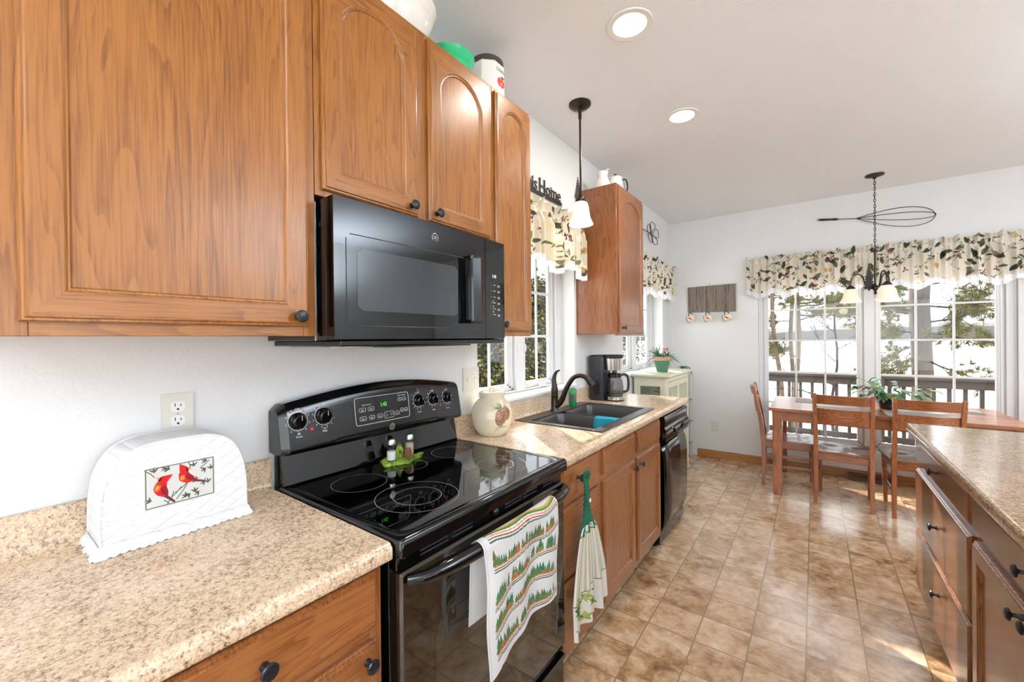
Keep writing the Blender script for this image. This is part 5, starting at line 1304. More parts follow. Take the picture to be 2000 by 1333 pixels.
# ================================================================== LIGHTS
for i, (x, y) in enumerate(((0.788, 1.832), (0.778, 2.788))):
    t = thing('recessed_light', ['round recessed ceiling light nearer the camera', 'round recessed ceiling light farther along, toward the dining area'][i], 'ceiling light', (x, y, CH-0.006), 'recessed ceiling lights')
    m = M(); m.lathe([(0.072, 0.0), (0.076, -0.004), (0.098, -0.006), (0.101, -0.001), (0.100, 0.0)], (x, y, CH), 48); m.build('trim_ring', 'trimwhite', t)
    m = M(); m.lathe([(0.074, -0.0035), (0.060, -0.003), (0.0, -0.003)], (x, y, CH), 40); m.build('lens', 'lensglow', t)
    o = lamp('recessed_lamp', 'AREA', (x, y, CH-0.02), 9, (1, 0.95, 0.88), shape='DISK', size=0.14)
# tree silhouette used by pendant and chandelier
def spruce(h, w_, tiers=9):
    L = []; 
    for i in range(tiers):
        q = i/tiers; r = w_*(0.10+0.9*q); z = h*(1-q); L.append((r*0.55, z-h/tiers*0.25)); L.append((r, z-h/tiers*0.75)); 
    P = [(0, h)]+L+[(w_*0.12, h/tiers*0.6), (w_*0.12, 0)]
    return P+[(-x, z) for x, z in P[::-1][:-1]]
t = thing('pendant_light', 'bronze rod pendant with a spruce ornament and lit bell shade over the sink', 'pendant light', (0.317, 2.264, 2.12))
PX, PY = 0.317, 2.264
M().lathe([(0.0, 0.0), (0.067, 0.0), (0.066, -0.010), (0.050, -0.024), (0.020, -0.032), (0.0, -0.033)], (PX, PY, CH-0.0005), 36).build('canopy', 'bronze', t)
m = M(); m.tube([(PX, PY, CH-0.03), (PX, PY, CH-0.09)], 0.010, 10); m.tube([(PX, PY, CH-0.085), (PX, PY, 2.29)], 0.0065, 10); m.build('rod', 'bronze', t)
m = M(); dv = (Rv.x, Rv.y); m.prism(spruce(0.135, 0.030), lambda u, v, d: (PX+(u-0.016)*0.8+d*-0.6, PY+(u-0.016)*0.6+d*0.8, 2.288+v), 0.006, 0.0095); m.build('spruce_ornament', 'iron', t)
M().lathe([(0.0, 2.298), (0.016, 2.296), (0.020, 2.285), (0.030, 2.280), (0.032, 2.262), (0.027, 2.258), (0.0, 2.257)], (PX, PY, 0), 28).build('socket_cup', 'bronze', t)
def bell(c, s_, par, mt, band='shadeband'):
    prof_ = [(0.030, 0.0), (0.036, -0.006), (0.042, -0.025), (0.046, -0.055), (0.050, -0.080), (0.056, -0.098), (0.063, -0.112), (0.066, -0.120), (0.063, -0.121), (0.052, -0.100), (0.044, -0.060), (0.034, -0.010)]
    m = M(); m.lathe([(r*s_, h*s_) for r, h in prof_], c, 36); return m.build('glass_shade', mt, par)
def shade_mat(name, c, e1, e2, z0, z1):
    m = N(name); tc = m.n('ShaderNodeTexCoord'); v = m.noise(m.coord(), 18, 3); col = m.ramp(v, [(0.3, 'E8D6BE'), (0.6, 'F6EADA')]); m.base(col)
    m.p.inputs['Emission Color'].default_value = srgb(c); m.p.inputs['Emission Strength'].default_value = e1; m.set(Roughness=0.3); return m.m
MAT['pshade'] = shade_mat('lit_alabaster_shade', 'FFE6BC', 0.75, 0, 0, 0); MAT['cshade'] = shade_mat('pale_alabaster_shade', 'FFE2BE', 0.38, 0, 0, 0)
bell((PX, PY, 2.262), 1.12, t, 'pshade')
lamp('pendant_bulb', 'POINT', (PX, PY, 2.08), 2.2, (1, 0.85, 0.62), shadow_soft_size=0.05)
# chandelier
CX, CY = 1.893, 4.85
t = thing('chandelier', 'bronze chandelier with spruce ornament and three amber bell shades over the table', 'chandelier', (CX, CY, 1.80))
M().lathe([(0.0, 0.0), (0.068, 0.0), (0.066, -0.008), (0.040, -0.016), (0.014, -0.022), (0.012, -0.036), (0.0, -0.038)], (CX, CY, CH-0.0005), 36).build('canopy', 'iron', t)
z = CH-0.036; k = 0; m = M()
while z > 2.205:
    P = []
    for i in range(16):
        a = 2*PI*i/16; u, v = 0.0075*math.cos(a), 0.0165*math.sin(a); P.append((CX+(u if k % 2 else 0), CY+(0 if k % 2 else u), z-0.012+v))
    m.tube(P, 0.0022, 5, closed=True); z -= 0.0255; k += 1
ch_ = m.build('chain', 'iron', t)
M().tube([(CX+0.003*math.sin(i), CY+0.004*math.cos(i), CH-0.04-(CH-0.04-2.2)*i/20) for i in range(21)], 0.0016, 5).build('cord', 'iron', t)
M().lathe([(0.0, 2.205), (0.006, 2.20), (0.012, 2.192), (0.034, 2.186), (0.034, 2.180), (0.010, 2.176), (0.0078, 2.165), (0.0078, 1.90), (0.012, 1.88), (0.022, 1.862), (0.022, 1.85), (0.012, 1.835), (0.007, 1.825), (0.012, 1.815), (0.009, 1.803), (0.0, 1.798)], (CX, CY, 0), 24).build('column', 'bronze', t)
m = M(); m.prism(spruce(0.245, 0.070, 10), lambda u, v, d: (CX+(u-0.045)*0.8+d*-0.6, CY+(u-0.045)*0.6+d*0.8, 1.835+v), 0.010, 0.0135); m.build('spruce_ornament', 'iron', t)
for i, a0 in enumerate((math.radians(-5.2+176), math.radians(-5.2-64), math.radians(-5.2+56))):
    dx, dy = math.cos(a0), math.sin(a0); q = lambda r, z: (CX+dx*r, CY+dy*r, z)
    m = M(); m.tube(spline([q(0.012, 1.875), q(0.050, 1.868), q(0.070, 1.90), q(0.085, 1.965), q(0.118, 1.992), q(0.158, 1.965), q(0.170, 1.905), q(0.170, 1.88)], 6), 0.0058, 8); ar = m.build('arm', 'bronze', t)
    M().lathe([(0.0, 0.012), (0.010, 0.010), (0.026, -0.004), (0.034, -0.018), (0.034, -0.024), (0.0, -0.024)], q(0.170, 1.885), 24).build('socket_cup', 'bronze', ar)
    m = M(); m.lathe([(r*1.06, h*1.08) for r, h in [(0.028, 0.0), (0.040, -0.004), (0.045, -0.020), (0.050, -0.050), (0.058, -0.078), (0.070, -0.100), (0.078, -0.112), (0.074, -0.113), (0.054, -0.075), (0.042, -0.02), (0.034, -0.004)]], q(0.170, 1.862), 36); m.build('glass_shade', 'cshade', ar)
    lamp('chandelier_bulb', 'POINT', q(0.170, 1.72), 0.7, (1, 0.85, 0.65), shadow_soft_size=0.04)

# ================================================================== DINING SET
TZT = 0.790
t = thing('dining_table', 'brown wooden dining table in front of the wide far window', 'table', (1.9, 4.83, 0))
tx0_, tx1_, ty0_, ty1_ = 1.118, 2.69, 4.375, 5.285
m = M(); n_ = 6
for i in range(n_): m.box(tx0_, tx1_, ty0_+(ty1_-ty0_)*i/n_+0.0004, ty0_+(ty1_-ty0_)*(i+1)/n_-0.0004, TZT-0.028, TZT)
tt = m.build('tabletop', 'cherry_x', t, bevel=0.003)
m = M(); m.box(tx0_+0.07, tx1_-0.07, ty0_+0.045, ty0_+0.067, TZT-0.118, TZT-0.028); m.box(tx0_+0.07, tx1_-0.07, ty1_-0.067, ty1_-0.045, TZT-0.118, TZT-0.028)
m.box(tx0_+0.045, tx0_+0.067, ty0_+0.07, ty1_-0.07, TZT-0.118, TZT-0.028); m.box(tx1_-0.067, tx1_-0.045, ty0_+0.07, ty1_-0.07, TZT-0.118, TZT-0.028); m.build('apron', 'cherry_x', t, bevel=0.002)
for x in (tx0_+0.062, tx1_-0.062):
    for y in (ty0_+0.062, ty1_-0.062): m = M(); m.bar((x, y, TZT-0.0285), (x, y, 0.0005), 0.078, 0.078, up=(0, 1, 0), w2=0.066, h2=0.066); m.build('leg', 'cherry', t, bevel=0.004)
mm = N('woven_placemat'); wv = mm.n('ShaderNodeTexWave', bands_direction='X'); mm.l(mm.coord(), wv.inputs[0]); wv.inputs['Scale'].default_value = 60; mm.base(mm.ramp(wv.outputs['Fac'], [(0.2, '6E6A66'), (0.8, '9A958E')])); mm.set(Roughness=0.8)
MATS = [((1.30, 1.74, 4.885, 5.20), 'grey woven placemat at the window side, nearer the left end'), ((2.12, 2.56, 4.885, 5.20), 'grey woven placemat at the window side, nearer the right end'),
        ((1.44, 1.87, 4.41, 4.72), 'grey woven placemat in front of the chair nearest the table leg'), ((1.92, 2.35, 4.41, 4.72), 'grey woven placemat in front of the chair beside the island')]
for (a, b, c, d), lb in MATS: m = M(); m.prism(rrect(a, b, c, d, 0.008, 3), lambda u, v, w_: (u, v, w_), TZT+0.0004, TZT+0.0034); tag(m.build('placemat', mm.m), lb, 'placemat', 'placemats on the dining table')

def make_chair(label):
    t = thing('dining_chair', label, 'chair', (0, 0, 0), 'dining chairs around the table')
    def P_(nm, m, mt, **k): return m.build(nm, mt, t, **k)
    ORG[t.name] = Vector((0, 0, 0))
    # rear posts: upright to the seat, then raked back
    for sx in (-1, 1):
        m = M(); x = sx*0.182
        pts = [(x, -0.205, 0.0), (x, -0.200, 0.22), (x, -0.200, 0.45), (x, -0.228, 0.66), (x*1.03, -0.285, 0.955)]
        L = []
        for i, (px, py, pz) in enumerate(pts):
            w_, d_ = [(0.026, 0.028), (0.031, 0.034), (0.033, 0.040), (0.031, 0.034), (0.027, 0.026)][i]
            L.append([(px-w_/2, py-d_/2, pz), (px+w_/2, py-d_/2, pz), (px+w_/2, py+d_/2, pz), (px-w_/2, py+d_/2, pz)])
        m.loops(L, cap0=True, cap1=True); P_('rear_leg', m, 'cherry', bevel=0.003)
        m = M(); m.bar((sx*0.180, 0.190, 0.435), (sx*0.174, 0.192, 0.0005), 0.036, 0.036, up=(0, 1, 0), w2=0.027, h2=0.027); P_('front_leg', m, 'cherry', bevel=0.003)
        for z in (0.20, 0.30) : m = M(); m.bar((sx*0.180, -0.19, z), (sx*0.178, 0.18, z), 0.014, 0.022); P_('side_stretcher', m, 'cherry_y', bevel=0.002)
        m = M(); m.bar((sx*0.181, -0.185, 0.405), (sx*0.180, 0.175, 0.405), 0.018, 0.055); P_('side_apron', m, 'cherry_y', bevel=0.002)
    m = M(); m.bar((-0.165, 0.196, 0.405), (0.165, 0.196, 0.405), 0.018, 0.055); P_('front_apron', m, 'cherry_x', bevel=0.002)
    m = M(); m.bar((-0.166, -0.200, 0.405), (0.166, -0.200, 0.405), 0.020, 0.055); P_('rear_apron', m, 'cherry_x', bevel=0.002)
    # scooped seat
    def top(a, b):
        x = (a-0.5)*0.43*(0.92+0.08*b); y = -0.185+0.42*b; sc1 = math.exp(-((abs(x)-0.095)/0.085)**2)*math.exp(-((b-0.42)/0.32)**4); return (x, y, 0.452-0.013*sc1)
    m = M(); n1, n2 = 22, 18; m.grid(top, n1, n2); k = len(m.v); m.grid(lambda a, b: (top(a, b)[0], top(a, b)[1], 0.430), n1, n2)
    bd = [i for i in range(n1)]+[n1*j+n1-1 for j in range(1, n2)]+[n1*(n2-1)+i for i in range(n1-2, -1, -1)]+[n1*j for j in range(n2-2, 0, -1)]
    for i in range(len(bd)): a, b = bd[i], bd[(i+1) % len(bd)]; m.f.append((a, b, b+k, a+k)); m.mi.append(0)
    P_('seat', m, 'cherry_y', angle=50)
    for z0_, z1_, yb, bow in ((0.868, 0.945, -0.272, 0.030), (0.700, 0.828, -0.240, 0.030)):
        m = M(); L = []
        for i in range(17):
            a = i/16; x = (a-0.5)*0.345; bw = bow*(1-(2*a-1)**2); dz = 0.010*(1-(2*a-1)**2)
            ya, yb_ = yb-bw, yb-bw-0.018
            L.append([(x, yb-bw+0.013, z0_-(dz if z0_ < 0.8 else 0)*0.5), (x, yb_+0.013, z0_-(dz if z0_ < 0.8 else 0)*0.5), (x, yb_-0.004, z1_), (x, ya-0.004, z1_)])
        m.loops(L, cap0=True, cap1=True); P_('back_slat', m, 'cherry_x', bevel=0.0025, angle=40)
    return t
c1 = make_chair('wooden dining chair at the table front, next to the left table leg')
for i, (o, x, y, rz, lb) in enumerate(((c1, 1.655, 4.575, -0.06, None), (None, 2.125, 4.575, 0.05, 'wooden dining chair at the table front, partly hidden behind the island'),
                         (None, 1.245, 4.82, -PI/2+0.06, 'wooden dining chair tucked in at the left end of the table'), (None, 2.590, 4.87, PI/2, 'wooden dining chair at the right end of the table, cut off by the frame'))):
    o = o or copy_tree(c1); o.location = (x, y, 0); o.rotation_euler = (0, 0, rz)
    if lb: o['label'] = lb

# ---- leafy plant on the table
def leaf_blade(m, base, direction, L, W, droop=0.3, fold=0.15, n=7, mi=0, shape=0.45):
    d = Vector(direction).normalized(); up = Vector((0, 0, 1)); sd = d.cross(up)
    if sd.length < 1e-3: sd = Vector((1, 0, 0))
    sd.normalize(); nrm = sd.cross(d); vs = []
    for i in range(n+1):
        q = i/n; w_ = W*(math.sin(PI*q**shape)**0.9 if 0 < q < 1 else 0.02)
        c = Vector(base)+d*(L*q)-up*(droop*L*q*q)
        vs += [c-sd*w_/2+nrm*fold*w_, c, c+sd*w_/2+nrm*fold*w_]
    m.add(vs, [(i*3+k, i*3+k+1, i*3+k+4, i*3+k+3) for i in range(n) for k in range(2)], mi)
R = random.Random(12)
t = thing('potted_plant', 'trailing leafy plant in a dark pot on the dining table', 'potted plant', (1.965, 4.86, TZT+0.0038))
pc = (1.965, 4.86, TZT+0.0038)
M().lathe([(0.0, 0), (0.050, 0), (0.055, 0.004), (0.075, 0.085), (0.080, 0.088), (0.080, 0.102), (0.072, 0.102), (0.068, 0.088), (0.0, 0.085)], pc, 32).build('pot', 'iron', t)
m = M(); st = M()
for i in range(44):
    a = R.uniform(0, 2*PI); r = R.uniform(0.03, 0.21)*(1 if i % 3 else 1.25); z = pc[2]+R.uniform(0.10, 0.20)+ (0.09 if i % 5 == 0 else 0)
    tip = Vector((pc[0]+r*math.cos(a), pc[1]+r*math.sin(a), z)); b = Vector((pc[0]+0.02*math.cos(a), pc[1]+0.02*math.sin(a), pc[2]+0.085))
    st.tube(spline([b, (b+tip)/2+Vector((0, 0, 0.03)), tip], 4), 0.0016, 5)
    dz = R.uniform(-0.5, 0.15); leaf_blade(m, tip, (math.cos(a+R.uniform(-.7, .7)), math.sin(a+R.uniform(-.7, .7)), dz), R.uniform(0.07, 0.115), R.uniform(0.045, 0.075), 0.35, 0.12, mi=R.choice([0, 0, 1, 2]), shape=0.6)
m.build('leaves', ['leafdark', 'leafyellow', 'leafgrey'], t, angle=180, solid=0.0006); st.build('stems', 'leafgrey', t)

# ================================================================== PALE GLASS CABINET AND WHITE STAND
t = thing('display_cabinet', 'pale cream mission-style cabinet with slatted doors beyond the worktop', 'cabinet', (0.18, 4.37, 0))
px0, px1, py0, py1, pz = 0.025, 0.335, 3.955, 4.79, 1.085
for (x, y) in ((px0, py0), (px1-0.035, py0), (px0, py1-0.035), (px1-0.035, py1-0.035)): M().box(x, x+0.035, y, y+0.035, 0.0, pz-0.022).build('corner_post', 'cream', t, bevel=0.002)
m = M(); L = []
for o_, z in ((0.016, pz-0.034), (0.010, pz-0.024), (0, pz-0.020), (0, pz-0.004), (0.003, pz)): L.append([(px0-0.018+o_*0.5, py0-0.030+o_, z), (px1+0.034-o_, py0-0.030+o_, z), (px1+0.034-o_, py1+0.030-o_, z), (px0-0.018+o_*0.5, py1+0.030-o_, z)])
m.loops(L, cap0=True, cap1=True); m.build('top', 'cream', t)
m = M()
for y in (py0+0.006, py1-0.018):
    m.box(px0+0.035, px1-0.035, y, y+0.012, pz-0.115, pz-0.022); m.box(px0+0.035, px1-0.035, y, y+0.012, 0.12, 0.72)
m.box(px0+0.035, px0+0.060, py0+0.006, py0+0.018, 0.72, pz-0.115); m.box(px1-0.060, px1-0.035, py0+0.006, py0+0.018, 0.72, pz-0.115)
m.box(px0, px0+0.010, py0+0.035, py1-0.035, 0.12, pz-0.03); m.build('side_panels', 'cream', t)
M().box(px0+0.06, px1-0.06, py0+0.011, py0+0.013, 0.72, pz-0.115).build('side_glass', 'clearglass', t)
for z in (0.12, 0.44, 0.76): M().box(px0+0.011, px1-0.036, py0+0.036, py1-0.036, z, z+0.014).build('shelf', 'cream', t)
for z_a, z_b in ((pz-0.075, pz-0.022), (0.09, 0.13)): M().box(px1-0.020, px1-0.002, py0+0.035, py1-0.035, z_a, z_b).build('front_rail', 'cream', t, bevel=0.002)
for (a, b) in ((py0+0.037, (py0+py1)/2-0.001), ((py0+py1)/2+0.001, py1-0.037)):
    m = M(); z0_, z1_ = 0.133, pz-0.078; x0_, x1_ = px1-0.018, px1+0.001; s_ = 0.042
    m.box(x0_, x1_, a, a+s_, z0_, z1_); m.box(x0_, x1_, b-s_, b, z0_, z1_); m.box(x0_, x1_, a+s_, b-s_, z1_-0.055, z1_); m.box(x0_, x1_, a+s_, b-s_, z0_, z0_+0.055); m.box(x0_, x1_, a+s_, b-s_, 0.56, 0.60)
    d_ = m.build('door', 'cream', t, bevel=0.0015)
    for k in range(1, 6): y = a+s_+(b-a-2*s_)*k/6; M().box(x0_+0.004, x1_-0.004, y-0.008, y+0.008, z0_+0.055, z1_-0.055).build('slat', 'cream', d_)
    M().ell((x1_+0.010, (b-0.02) if a < 4.2 else (a+0.02), 0.62), 0.009, 0.009, 0.009).build('knob', 'cream', d_)
for x in (px0, px1-0.040):
    for y in (py0, py1-0.040): m = M(); m.box(x+0.001, x+0.046, y-0.003, y+0.043, 0.085, 0.098); m.build('foot_trim', 'cream', t, bevel=0.002)
# crockery inside the cabinet, seen through the side glass
R = random.Random(21)
t2 = thing('floral_dish', 'patterned dish on the upper shelf inside the cream cabinet', 'dish', (0.22, 4.10, 0.7745))
M().lathe([(0.0, 0), (0.04, 0), (0.075, 0.05), (0.085, 0.085), (0.080, 0.085), (0.06, 0.04), (0.0, 0.01)], (0.22, 4.12, 0.7745), 30).build('dish_bowl', 'leafgrey', t2)
m = M()
for k in range(22): a = R.uniform(0, 2*PI); r = R.uniform(0, 0.06); m.ell((0.22+r*math.cos(a), 4.12+r*math.sin(a), 0.7745+0.09+R.uniform(0, 0.09)), 0.014, 0.014, 0.010, 8, 5)
m.build('dried_flowers', 'cream', t2)
t2 = thing('glass_jar', 'clear glass jar beside the flowers inside the cream cabinet', 'jar', (0.115, 4.06, 0.7745))
M().lathe([(0.0, 0), (0.04, 0), (0.045, 0.01), (0.045, 0.13), (0.036, 0.15), (0.036, 0.17), (0.0, 0.17)], (0.115, 4.03, 0.7745), 24).build('jar_glass', 'clearglass', t2)
# aloe-like plant in painted pot
t = thing('potted_succulent', 'spiky green plant with a red bloom in a green clay pot', 'potted plant', (0.205, 4.27, pz))
pc = (0.205, 4.27, pz+0.0005)
m = M(); m.lathe([(0.0, 0), (0.052, 0), (0.054, 0.003), (0.078, 0.122), (0.0, 0.122)], pc, 36); m.build('pot', 'potgreen', t)
m = M(); m.lathe([(0.079, 0.118), (0.087, 0.120), (0.088, 0.158), (0.082, 0.158), (0.080, 0.145), (0.0, 0.142)], pc, 36); m.build('pot_rim', 'potrim', t)
m = M()
for (ox, oy, n_, Lm) in ((-0.03, -0.045, 30, 0.20), (0.04, 0.045, 22, 0.15), (0.0, 0.0, 26, 0.15)):
    for i in range(n_):
        a = R.uniform(0, 2*PI); el = R.uniform(-0.1, 1.25); L_ = Lm*R.uniform(0.7, 1.05)
        leaf_blade(m, (pc[0]+ox, pc[1]+oy, pc[2]+0.148), (math.cos(a)*math.cos(el), math.sin(a)*math.cos(el), math.sin(el)), L_, 0.016, 0.55*math.cos(el), 0.35, n=7, mi=R.choice([0, 0, 1]), shape=0.35)
m.build('spiky_leaves', ['leafdark', 'leafgrey'], t, angle=180, solid=0.001)
m = M()
for k in range(14): a = R.uniform(0, 2*PI); m.ell((pc[0]+0.03+0.018*math.cos(a), pc[1]+0.02+0.018*math.sin(a), pc[2]+0.215+R.uniform(0, 0.03)), 0.009, 0.009, 0.008, 8, 5)
m.tube([(pc[0]+0.03, pc[1]+0.02, pc[2]+0.14), (pc[0]+0.03, pc[1]+0.02, pc[2]+0.215)], 0.003, 6); m.build('bloom', 'redflower', t)
# narrow white tiered stand in the corner
t = thing('corner_stand', 'narrow white tiered stand in the corner behind the cream cabinet', 'stand', (0.14, 5.13, 0))
for x in (0.02, 0.232):
    for y in (4.99, 5.27): M().box(x, x+0.022, y, y+0.022, 0, 1.02).build('upright', 'trimwhite', t, bevel=0.001)
for z in (0.16, 0.42, 0.68, 1.005): m = M(); m.box(0.018, 0.262, 4.985, 5.297, z, z+0.016); m.build('shelf', 'trimwhite' if z > 1 else plain('grey_shelf', '9A9C98', 0.5), t)
t = thing('trailing_plant', 'small dark-leaved plant on top of the white corner stand', 'potted plant', (0.17, 5.13, 1.0215)); pc = (0.17, 5.13, 1.0215)
M().lathe([(0.0, 0), (0.035, 0), (0.045, 0.06), (0.0, 0.055)], pc, 20).build('pot', 'cream', t)
m = M()
for i in range(16): a = R.uniform(-1.2, 2.4); leaf_blade(m, (pc[0]+0.03*math.cos(a), pc[1]+0.03*math.sin(a), pc[2]+0.06), (math.cos(a), math.sin(a), R.uniform(-0.3, 0.6)), R.uniform(0.08, 0.14), 0.04, 0.7, 0.1, shape=0.6)
m.build('leaves', 'leafdark', t, angle=180, solid=0.0006)
# floor register at the far baseboard
t = thing('floor_register', 'brown slotted heating register at the far baseboard under the table', 'register', (1.87, 5.31, 0))
m = M(); m.prism([(5.3465, 0.0), (5.27, 0.0), (5.27, 0.010), (5.325, 0.062), (5.3465, 0.062)], lambda u, v, d: (d, u, v), 1.72, 2.08); rg = m.build('register_body', plain('brown_metal', '6A4A30', 0.4), t, bevel=0.002)
m = M()
for k in range(20): x = 1.75+k*0.0155; m.add([(x, 5.289, 0.0285), (x+0.009, 5.289, 0.0285), (x+0.009, 5.310, 0.0484), (x, 5.310, 0.0484)], [(0, 1, 2, 3)])
m.build('louvre_slots', 'slot', rg)

# ================================================================== OUTSIDE
dk = M()
for i in range(16): dk.box(-1.5, 6.5, 5.60+i*0.14, 5.735+i*0.14, -0.14, -0.10)
tag(dk.build('deck', 'deckwood'), 'weathered wooden deck outside the dining window', 'deck')
t = thing('deck_railing', 'weathered wooden deck railing with square balusters outside the dining window', 'railing', (2.4, 7.5, -0.1))
M().box(-1.4, 6.4, 7.44, 7.58, 0.845, 0.882).build('cap_rail', 'deckwood', t, bevel=0.004)
M().box(-1.4, 6.4, 7.482, 7.520, 0.745, 0.8445).build('top_rail', 'deckwood', t)
M().box(-1.4, 6.4, 7.482, 7.520, -0.02, 0.06).build('bottom_rail', 'deckwood', t)
x = -1.0; k = 0
while x < 6.2:
    M().box(x, x+0.040, 7.521, 7.559, -0.09, 0.843).build('baluster', 'deckwood', t); x += 0.1415; k += 1
for x in (-1.35, 2.12, 5.9): M().box(x, x+0.09, 7.39, 7.481, -0.099, 0.844).build('post', 'deckwood', t)
m = M(); m.box(-700, 700, -40, 900, -3.2, -3.0); o = struct(m.build('ground', 'snow')); tag(o, 'snow-covered ground and frozen lake outside')
R = random.Random(31); m = M(); vs = []; n_ = 240
for i in range(n_+1):
    x = -650+1300*i/n_; h = 8+3*math.sin(x*0.006+1)+2.0*math.sin(x*0.021)+R.uniform(-0.9, 0.9); vs += [(x, 560, -3.0), (x, 566, h-3), (x, 760, h+6), (x, 800, -3.0)]
m.add(vs, [(4*i+k, 4*i+k+1, 4*i+k+5, 4*i+k+4) for i in range(n_) for k in range(3)]); o = struct(m.build('far_shore', 'hill')); tag(o, 'grey wooded far shore across the lake')

def pine(name, label, base, top, r0_, r1_, branches, seed, mt='bark', tufts=True, needle=('needle', 'needle2'), tl=0.17, tn=48):
    R = random.Random(seed); bx_, by_, bz_ = base; t = thing(name, label, 'tree', base, 'trees outside the dining window')
    B, T_ = Vector(base), Vector(top); m = M(); K = 14
    pts = [B+(T_-B)*(i/K)+Vector((0.05*math.sin(i*1.3+seed), 0.04*math.cos(i*1.1+seed), 0)) for i in range(K+1)]
    m.tube(pts, [r0_+(r1_-r0_)*i/K for i in range(K+1)], 14); m.build('trunk', mt, t, angle=80)
    bm_ = M(); nm = M()
    def tuft(p, d, k):
        for i in range(k):
            v = Vector((R.gauss(0, 1), R.gauss(0, 1), R.gauss(0, 1))).normalized(); v = (v+Vector(d)*0.7+Vector((0, 0, 0.25))).normalized(); L_ = tl*R.uniform(0.7, 1.1)
            s_ = v.cross(Vector((R.random(), R.random(), R.random()))).normalized()*0.0055; nm.add([p-s_, p+s_, p+v*L_], [(0, 1, 2)], 0 if R.random() < 0.62 else 1)
    for (z, az, L_, up, dens) in branches:
        f = (z-B.z)/(T_.z-B.z); p0 = B+(T_-B)*f; P = [p0]; d = Vector((math.cos(az), math.sin(az), up)); k = 9
        for i in range(k): d = (d+Vector((R.gauss(0, 0.16), R.gauss(0, 0.16), R.gauss(0, 0.13)))).normalized(); P.append(P[-1]+d*(L_/k))
        bm_.tube(P, [max(0.004, 0.028*L_/2*(1-i/(k+1))) for i in range(k+1)], 6)
        for i in range(2, k+1):
            for s_ in range(dens+(2 if tufts else 0)):
                d2 = ((P[i]-P[i-1]).normalized()+Vector((R.gauss(0, 0.9), R.gauss(0, 0.9), R.gauss(0, 0.45)))).normalized(); l2 = R.uniform(0.15, 0.42); Q = [P[i]]
                for q in range(3): d2 = (d2+Vector((R.gauss(0, .25), R.gauss(0, .25), R.gauss(0, .2)+0.05))).normalized(); Q.append(Q[-1]+d2*(l2/3))
                bm_.tube(Q, [0.008, 0.006, 0.005, 0.004], 5)
                if tufts:
                    tuft(Q[-1], d2, tn); 
                    if R.random() < 0.6: tuft(Q[2], d2, tn//2)
                else:
                    for q in range(2):
                        d3 = (d2+Vector((R.gauss(0, .6), R.gauss(0, .6), R.gauss(0, .5)))).normalized(); bm_.tube([Q[-1], Q[-1]+d3*0.12, Q[-1]+d3*0.2+Vector((0, 0, 0.04))], [0.0045, 0.0035, 0.002], 4)
    if branches: bm_.build('branches', 'twig', t, angle=80)
    if tufts and nm.f: nm.build('needles', list(needle), t, angle=180)
    return t
E_, W_, N_, S_ = 0.0, PI, PI/2, -PI/2
pine('pine_tree', 'thick-trunked pine seen through the right side of the dining window', (3.18, 12.0, -3.0), (3.40, 12.1, 9.0), 0.19, 0.13,
     [(2.05, E_-0.2, 1.7, -0.02, 5), (1.7, E_-0.5, 1.5, -0.10, 5), (1.45, E_-0.9, 1.5, -0.05, 4), (2.5, E_-0.4, 1.6, 0.05, 3), (3.1, E_-0.3, 1.8, -0.05, 3), (0.95, E_-0.6, 1.7, -0.18, 2), (1.9, W_+0.7, 1.3, 0.0, 4), (1.5, W_+0.4, 1.2, -0.05, 4), (1.0, W_+0.6, 1.1, -0.15, 3), (2.6, W_+0.5, 1.4, 0.0, 3)], 3)
pine('pine_tree', 'slimmer dark pine just left of the thick trunk outside', (3.62, 14.2, -3.0), (3.60, 14.2, 9.0), 0.085, 0.07, [(1.9, W_+0.3, 1.2, 0.05, 4), (1.2, W_+0.2, 1.2, -0.1, 4), (2.5, W_+0.5, 1.2, 0.1, 3)], 8, 'bark2')
pine('pine_tree', 'double-stemmed pine behind the left half of the dining window, nearer stem', (0.93, 18.0, -3.0), (1.02, 18.0, 9.5), 0.085, 0.07,
     [(2.2, E_+0.2, 2.3, 0.05, 4), (2.0, E_-0.1, 1.9, 0.12, 5), (2.6, E_+0.1, 2.4, -0.03, 5), (1.0, W_, 0.8, -0.1, 3), (2.5, E_-0.3, 2.6, 0.0, 4), (2.8, E_-0.2, 2.0, 0.0, 4), (3.3, E_+0.3, 2.2, 0.1, 3), (2.4, E_-0.4, 1.6, -0.05, 4)], 14, 'bark2', tl=0.17)
pine('pine_tree', 'double-stemmed pine behind the left half of the dining window, left stem', (0.78, 18.6, -3.0), (0.80, 18.6, 9.5), 0.075, 0.065, [(2.0, W_-0.2, 1.6, 0.05, 4), (0.9, W_+0.2, 1.1, -0.2, 4), (2.9, W_, 1.4, 0.05, 3)], 17, 'bark2', tl=0.22)
pine('pine_tree', 'slim leaning pine at the left edge of the dining window', (0.62, 18.0, -3.0), (-0.28, 18.0, 9.5), 0.075, 0.06, [(2.6, E_, 0.9, 0.1, 3), (1.6, W_+0.2, 1.0, 0.0, 4), (0.9, W_, 1.0, 0.0, 4), (2.4, W_, 0.9, 0.0, 3)], 23, 'bark2', tl=0.17)
pine('bare_tree', 'bare branching sapling behind the deck railing', (1.75, 13.0, -3.0), (1.95, 13.0, 3.4), 0.05, 0.012,
     [(0.2, W_+0.1, 1.3, 0.35, 2), (0.4, E_-0.1, 1.3, 0.35, 2), (0.8, W_, 0.9, 0.7, 2), (1.1, E_, 0.9, 0.7, 2), (1.5, W_+0.3, 0.8, 0.8, 2), (1.8, E_+0.2, 0.7, 0.8, 2), (-0.2, E_, 1.5, 0.3, 2), (-0.2, W_, 1.6, 0.25, 2)], 41, 'twig', tufts=False)
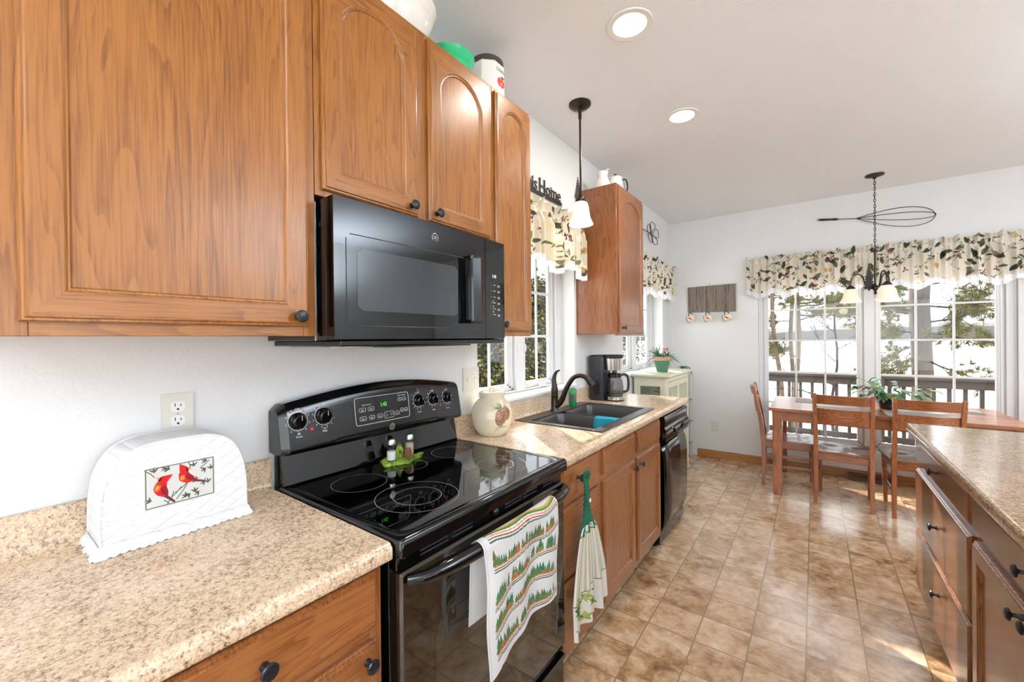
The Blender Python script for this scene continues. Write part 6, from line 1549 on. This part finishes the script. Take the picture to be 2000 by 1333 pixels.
pine('bare_tree', 'bare twiggy tree crossing the top of the right dining window', (5.2, 11.0, -3.0), (5.1, 11.0, 6.0), 0.09, 0.05,
     [(2.4, W_+0.1, 2.0, 0.1, 4), (2.8, W_-0.2, 2.2, 0.0, 4), (2.1, W_, 1.6, 0.15, 3), (3.1, W_+0.2, 2.2, -0.1, 4)], 47, 'twig', tufts=False)
def evergreen(label, base, r, h, seed, n=7000, size=0.085, mats=('needle3', 'needle', 'needle2')):
    R = random.Random(seed); t = thing('evergreen_tree', label, 'tree', base, 'evergreens outside the sink wall windows')
    M().tube([base, (base[0], base[1], base[2]+h*0.95)], [0.12, 0.02], 10).build('trunk', 'bark', t)
    m = M(); b = M(); B = Vector(base)
    for k in range(int(n/26)):
        q = R.random()**0.8; z = h*(0.04+0.94*q); rr = r*(1-0.7*q**3)*R.uniform(0.25, 1.0); a = R.uniform(0, 2*PI); tip = B+Vector((rr*math.cos(a), rr*math.sin(a), z-0.15*rr))
        b.tube([B+Vector((0, 0, z+0.1)), tip], [0.012, 0.004], 4)
        for i in range(26):
            p = tip+Vector((R.gauss(0, 0.15), R.gauss(0, 0.15), R.gauss(0, 0.11))); v = Vector((R.gauss(0, 1), R.gauss(0, 1), R.gauss(0, 0.6))).normalized()*size; s_ = v.cross(Vector((R.gauss(0, 1), R.gauss(0, 1), R.gauss(0, 1)))).normalized()*size*0.22
            m.add([p-v*0.5, p+s_, p+v*0.5, p-s_], [(0, 1, 2, 3)], 0 if R.random() < 0.55 else R.choice([1, 2]))
    b.build('branches', 'twig', t); m.build('foliage', list(mats), t, angle=180)
evergreen('dense evergreen outside the sink window, left of centre', (-3.9, 6.4, -3.0), 1.5, 6.3, 1, 20000, 0.12)
evergreen('dense evergreen outside the sink window, right of centre', (-4.6, 9.2, -3.0), 1.5, 6.1, 2, 20000, 0.13)
evergreen('evergreen farther back outside the corner window', (-4.8, 16.5, -3.0), 1.4, 6.0, 5, 7000, 0.13)
evergreen('bushy evergreen behind the other two outside the sink window', (-8.5, 12.5, -3.0), 3.2, 7.2, 6, 20000, 0.22)
